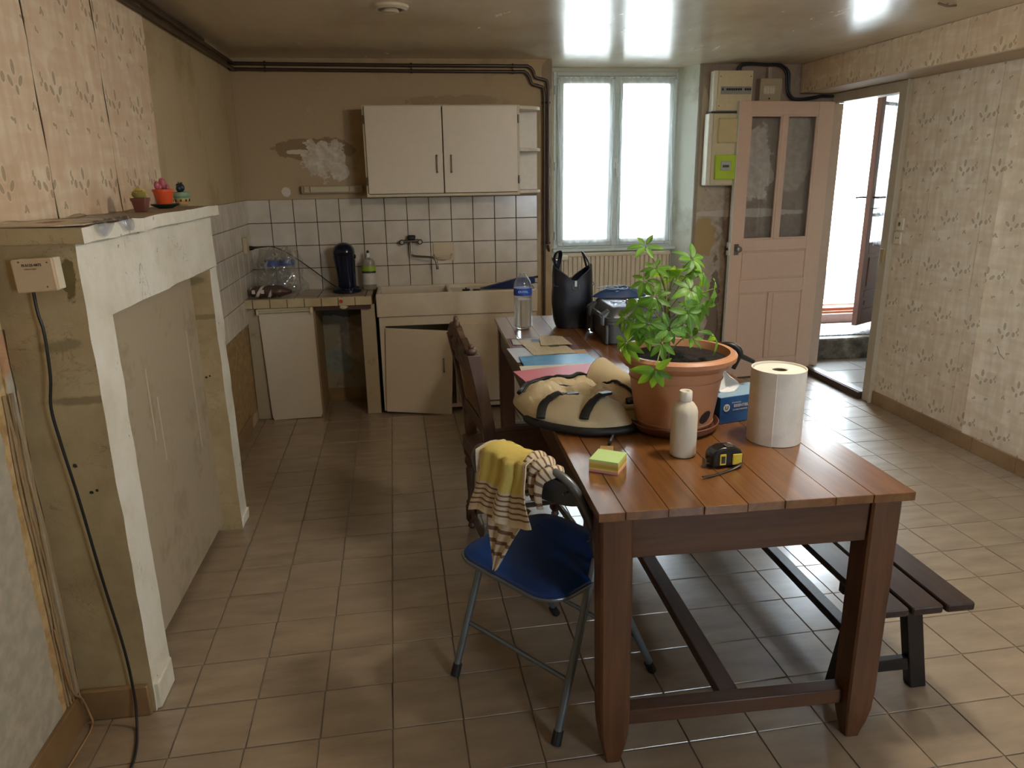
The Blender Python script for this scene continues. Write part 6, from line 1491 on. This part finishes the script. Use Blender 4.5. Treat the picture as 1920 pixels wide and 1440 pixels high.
def wrapf(u, v): return (.915+.085*u, 3.285+.07*v, ZC+.004+.010*abs(sin(u*7+v*5))+.004*mnoise.noise(Vector((u*8,v*8,0))))
MB().grid(wrapf, 12, 10).build('clear_wrap', M_CLEAR, ad, smooth=30)

# canvas backpack lying open on its back
M_CAN = simple('beige_canvas', '#b8aa8b', .75, var=.10, scale=14, bump=.35, bscale=260)
M_WEB = simple('black_webbing', '#101012', .6, bump=.2)
bp = thing('canvas_backpack', (.53, 2.35, TZ), 'beige canvas backpack with black straps lying on the table', 'backpack')
BPo = [(.318,2.40),(.322,2.29),(.350,2.185),(.437,2.095),(.530,2.050),(.640,2.062),(.652,2.13),(.675,2.245),(.770,2.315),(.785,2.46),(.735,2.56),(.640,2.60),(.54,2.575),(.45,2.56),(.37,2.50)]
BO = smoothpath([(x,y,0) for x,y in BPo], 4, closed=True); cB = Vector((.53,2.32,0))
def inside(px, py):
    """0 centre .. 1 outline (radial)"""
    v_ = Vector((px,py,0))-cB
    if v_.length < 1e-6: return 0
    best = 0
    ang_ = atan2(v_.y, v_.x); n = len(BO)
    for i in range(n):
        a, b_ = BO[i]-cB, BO[(i+1)%n]-cB
        den = v_.x*(b_.y-a.y)-v_.y*(b_.x-a.x)
        if abs(den) < 1e-12: continue
        s_ = (a.x*(b_.y-a.y)-a.y*(b_.x-a.x))/den; w_ = (a.x*v_.y-a.y*v_.x)/den*-1 if False else ((v_.x*a.y-v_.y*a.x)/den*-1)
        if s_ > 0 and -1e-6 <= w_ <= 1+1e-6: best = s_; break
    return 1/best if best > 0 else 1
def bh(x, y):
    k = min(1, inside(x, y)); base_ = .050*(1-k**6)*(1-.35*max(0, (y-2.35)/.2))
    lump = .034*math.exp(-((x-.40)**2/.003+(y-2.33)**2/.008))+.020*math.exp(-((x-.47)**2/.006+(y-2.17)**2/.003))+.022*math.exp(-((x-.58)**2/.004+(y-2.27)**2/.006))+.018*math.exp(-((x-.60)**2/.003+(y-2.13)**2/.002))
    groove = -.026*math.exp(-((y-2.40+.16*(x-.5))**2)/.0010)*(1 if x < .66 else .2)-.016*math.exp(-((y-2.235+.25*(x-.45))**2)/.00025)*(1 if .36 < x < .66 else .1)-.014*math.exp(-((x-.535-.4*(y-2.2))**2)/.0003)
    nz_ = mnoise.noise(Vector((x*13, y*13, 1))); rd = abs(mnoise.noise(Vector((x*17+y*6, y*15-x*5, 9)))); fold = .012*nz_-.005*max(0, 1-rd*7)-.003*max(0, 1-abs(mnoise.noise(Vector((x*30, y*22, 4))))*8)+.014*(1-abs(mnoise.noise(Vector((x*9+3, y*9, 5))))*2.2)+.003*sin(x*46+y*30)-.006
    return TZ+.030+base_+(lump+groove+fold)*(1-k**3)
def bpf(u, v):
    a = int(u*len(BO)) % len(BO); f_ = u*len(BO)-int(u*len(BO)); p = BO[a].lerp(BO[(a+1)%len(BO)], f_); q = cB.lerp(p, .995*v**.8)
    return (q.x, q.y, bh(q.x, q.y) if v < .999 else TZ+.020)
MB().grid(bpf, 150, 46).build('canvas_body', M_CAN, bp, smooth=70)
m = MB(); n = len(BO)
for sc_, z in ((.92,TZ+.0005),(.965,TZ+.004),(.985,TZ+.014),(.98,TZ+.026),(.93,TZ+.024)):
    m.v += [cB+(p-cB)*sc_+Vector((0,0,z)) for p in BO]
for r_ in range(4):
    for i in range(n): m.f.append((r_*n+i, r_*n+(i+1)%n, (r_+1)*n+(i+1)%n, (r_+1)*n+i)); m.mi.append(0)
m.f.append(tuple(range(n-1,-1,-1))); m.mi.append(0)
m.build('black_base', M_WEB, bp, smooth=60)
def drape(pts, w, off=.006): return [Vector((x, y, bh(x, y)+off)) for x, y in pts]
def strap(name, pts, w=.016, th=.28, off=.007, mat=None):
    P = smoothpath([(x,y,0) for x,y in pts], 8); MB().tube([Vector((p.x,p.y,max(TZ+.02, bh(p.x,p.y)+off))) for p in P], w, 8, flat=th, up=(0,0,1)).build(name, mat or M_WEB, bp, smooth=60)
edge_ = [BO[i] for i in range(len(BO))]
near_ = [p for p in edge_ if p.y < 2.24 and p.x < .66]
near_.sort(key=lambda p: p.x)
MB().tube([Vector((p.x, p.y, TZ+.016)) for p in near_], [.004]+[.013]*(len(near_)-2)+[.010], 8).build('black_side_panel', M_WEB, bp, smooth=60)
strap('compression_strap', [(.372,2.150),(.388,2.185),(.43,2.215),(.49,2.225)], .016)
strap('compression_strap', [(.495,2.078),(.508,2.105),(.535,2.135),(.575,2.150)], .016)
strap('zip_line', [(.335,2.36),(.38,2.47),(.45,2.50),(.53,2.475),(.60,2.52),(.67,2.56),(.74,2.54)], .009, .8)
strap('zip_line', [(.345,2.33),(.40,2.385),(.47,2.375),(.56,2.36),(.63,2.325)], .004, .8)
strap('side_strap', [(.585,2.375),(.64,2.345),(.69,2.30),(.74,2.27)], .007, .6)
strap('white_tag_strip', [(.455,2.405),(.50,2.388),(.54,2.372)], .006, .4, .010, simple('white_strip', '#cfc9b8', .5))
for x, y in ((.578,2.385),(.700,2.262)):
    MB().bbox(x-.020,x+.020,y-.016,y+.016,bh(x,y)+.002,bh(x,y)+.020,.006).jitter(.004,50).build('buckle', M_BLK, bp)
for x, y, r_ in ((.580,2.152,.35),(.490,2.226,.15)):
    MB().bbox(-.020,.020,-.012,.012,.0,.009,.002, Matrix.Translation((x,y,bh(x,y)+.006)) @ Matrix.Rotation(r_,4,'Z')).build('ladder_lock', simple('satin_black', '#1a1a1d', .45), bp)
# open pocket flap: half cone
def cone(u, v):
    a = -.15+pi*1.1*u; r_ = .072*(1-v*.55); cx_, cy_ = .650+.11*v, 2.50-.20*v
    ax = Vector((.6,-.8,0)); pr = Vector((.8,.6,0))
    p = Vector((cx_,cy_,0))-pr*cos(a)*r_
    return (p.x, p.y, TZ+.055+r_*sin(a)*1.05-.02*v)
MB().grid(cone, 20, 14, thick=.003).build('pocket_flap', M_CAN, bp, smooth=70)
MB().tube([Vector(cone(k/16, 0)) for k in range(17)], .0032, 6).build('pocket_binding', M_WEB, bp, smooth=60)
def slv(u, v):
    x = .585+.20*u; yb = 2.125+.06*v-.03*u; return (x, yb+.02*sin(v*6), TZ+.030+.050*sin(pi*min(1,v))*(1-.55*u)+.008*sin(u*9+v*4))
MB().grid(slv, 18, 12, thick=.003).build('crumpled_sleeve', M_CAN, bp, smooth=70)
# ---------------------------------------------------------------- pendant lamp above the table (out of frame)
lamp = thing('pendant_lamp', (LAMP.x, LAMP.y, LAMP.z), 'bare bulb pendant lamp hanging above the near end of the table', 'lamp')
MB().tube([(LAMP.x,LAMP.y,LAMP.z+.07),(LAMP.x,LAMP.y,CZ)], .003, 6).build('cord', simple('white_flex','#d8d4c8',.5), lamp)
MB().lathe([(.02,.03),(.022,.035),(.02,.075),(.008,.09)], LAMP, 14).build('lamp_holder', simple('white_bakelite','#d8d4c8',.4), lamp, smooth=40)
t = NT('lit_bulb'); e = t.n('Emission', {0: (1,.80,.58,1), 1: 30.0}); t.link(e.outputs[0], t.out.inputs[0])
bulb = MB().ell((LAMP.x,LAMP.y,LAMP.z), (.03,.03,.036), 14, 10).build('bulb', t.m, lamp, smooth=80)
bulb.visible_shadow = True
pl = bpy.data.lights.new('lamp_light', 'POINT'); pl.energy = LAMP_W; pl.color = (1,.91,.79); pl.shadow_soft_size = .09
po = bpy.data.objects.new('lamp_light', pl); COL.objects.link(po); po.location = LAMP+Vector((0,0,-.075))
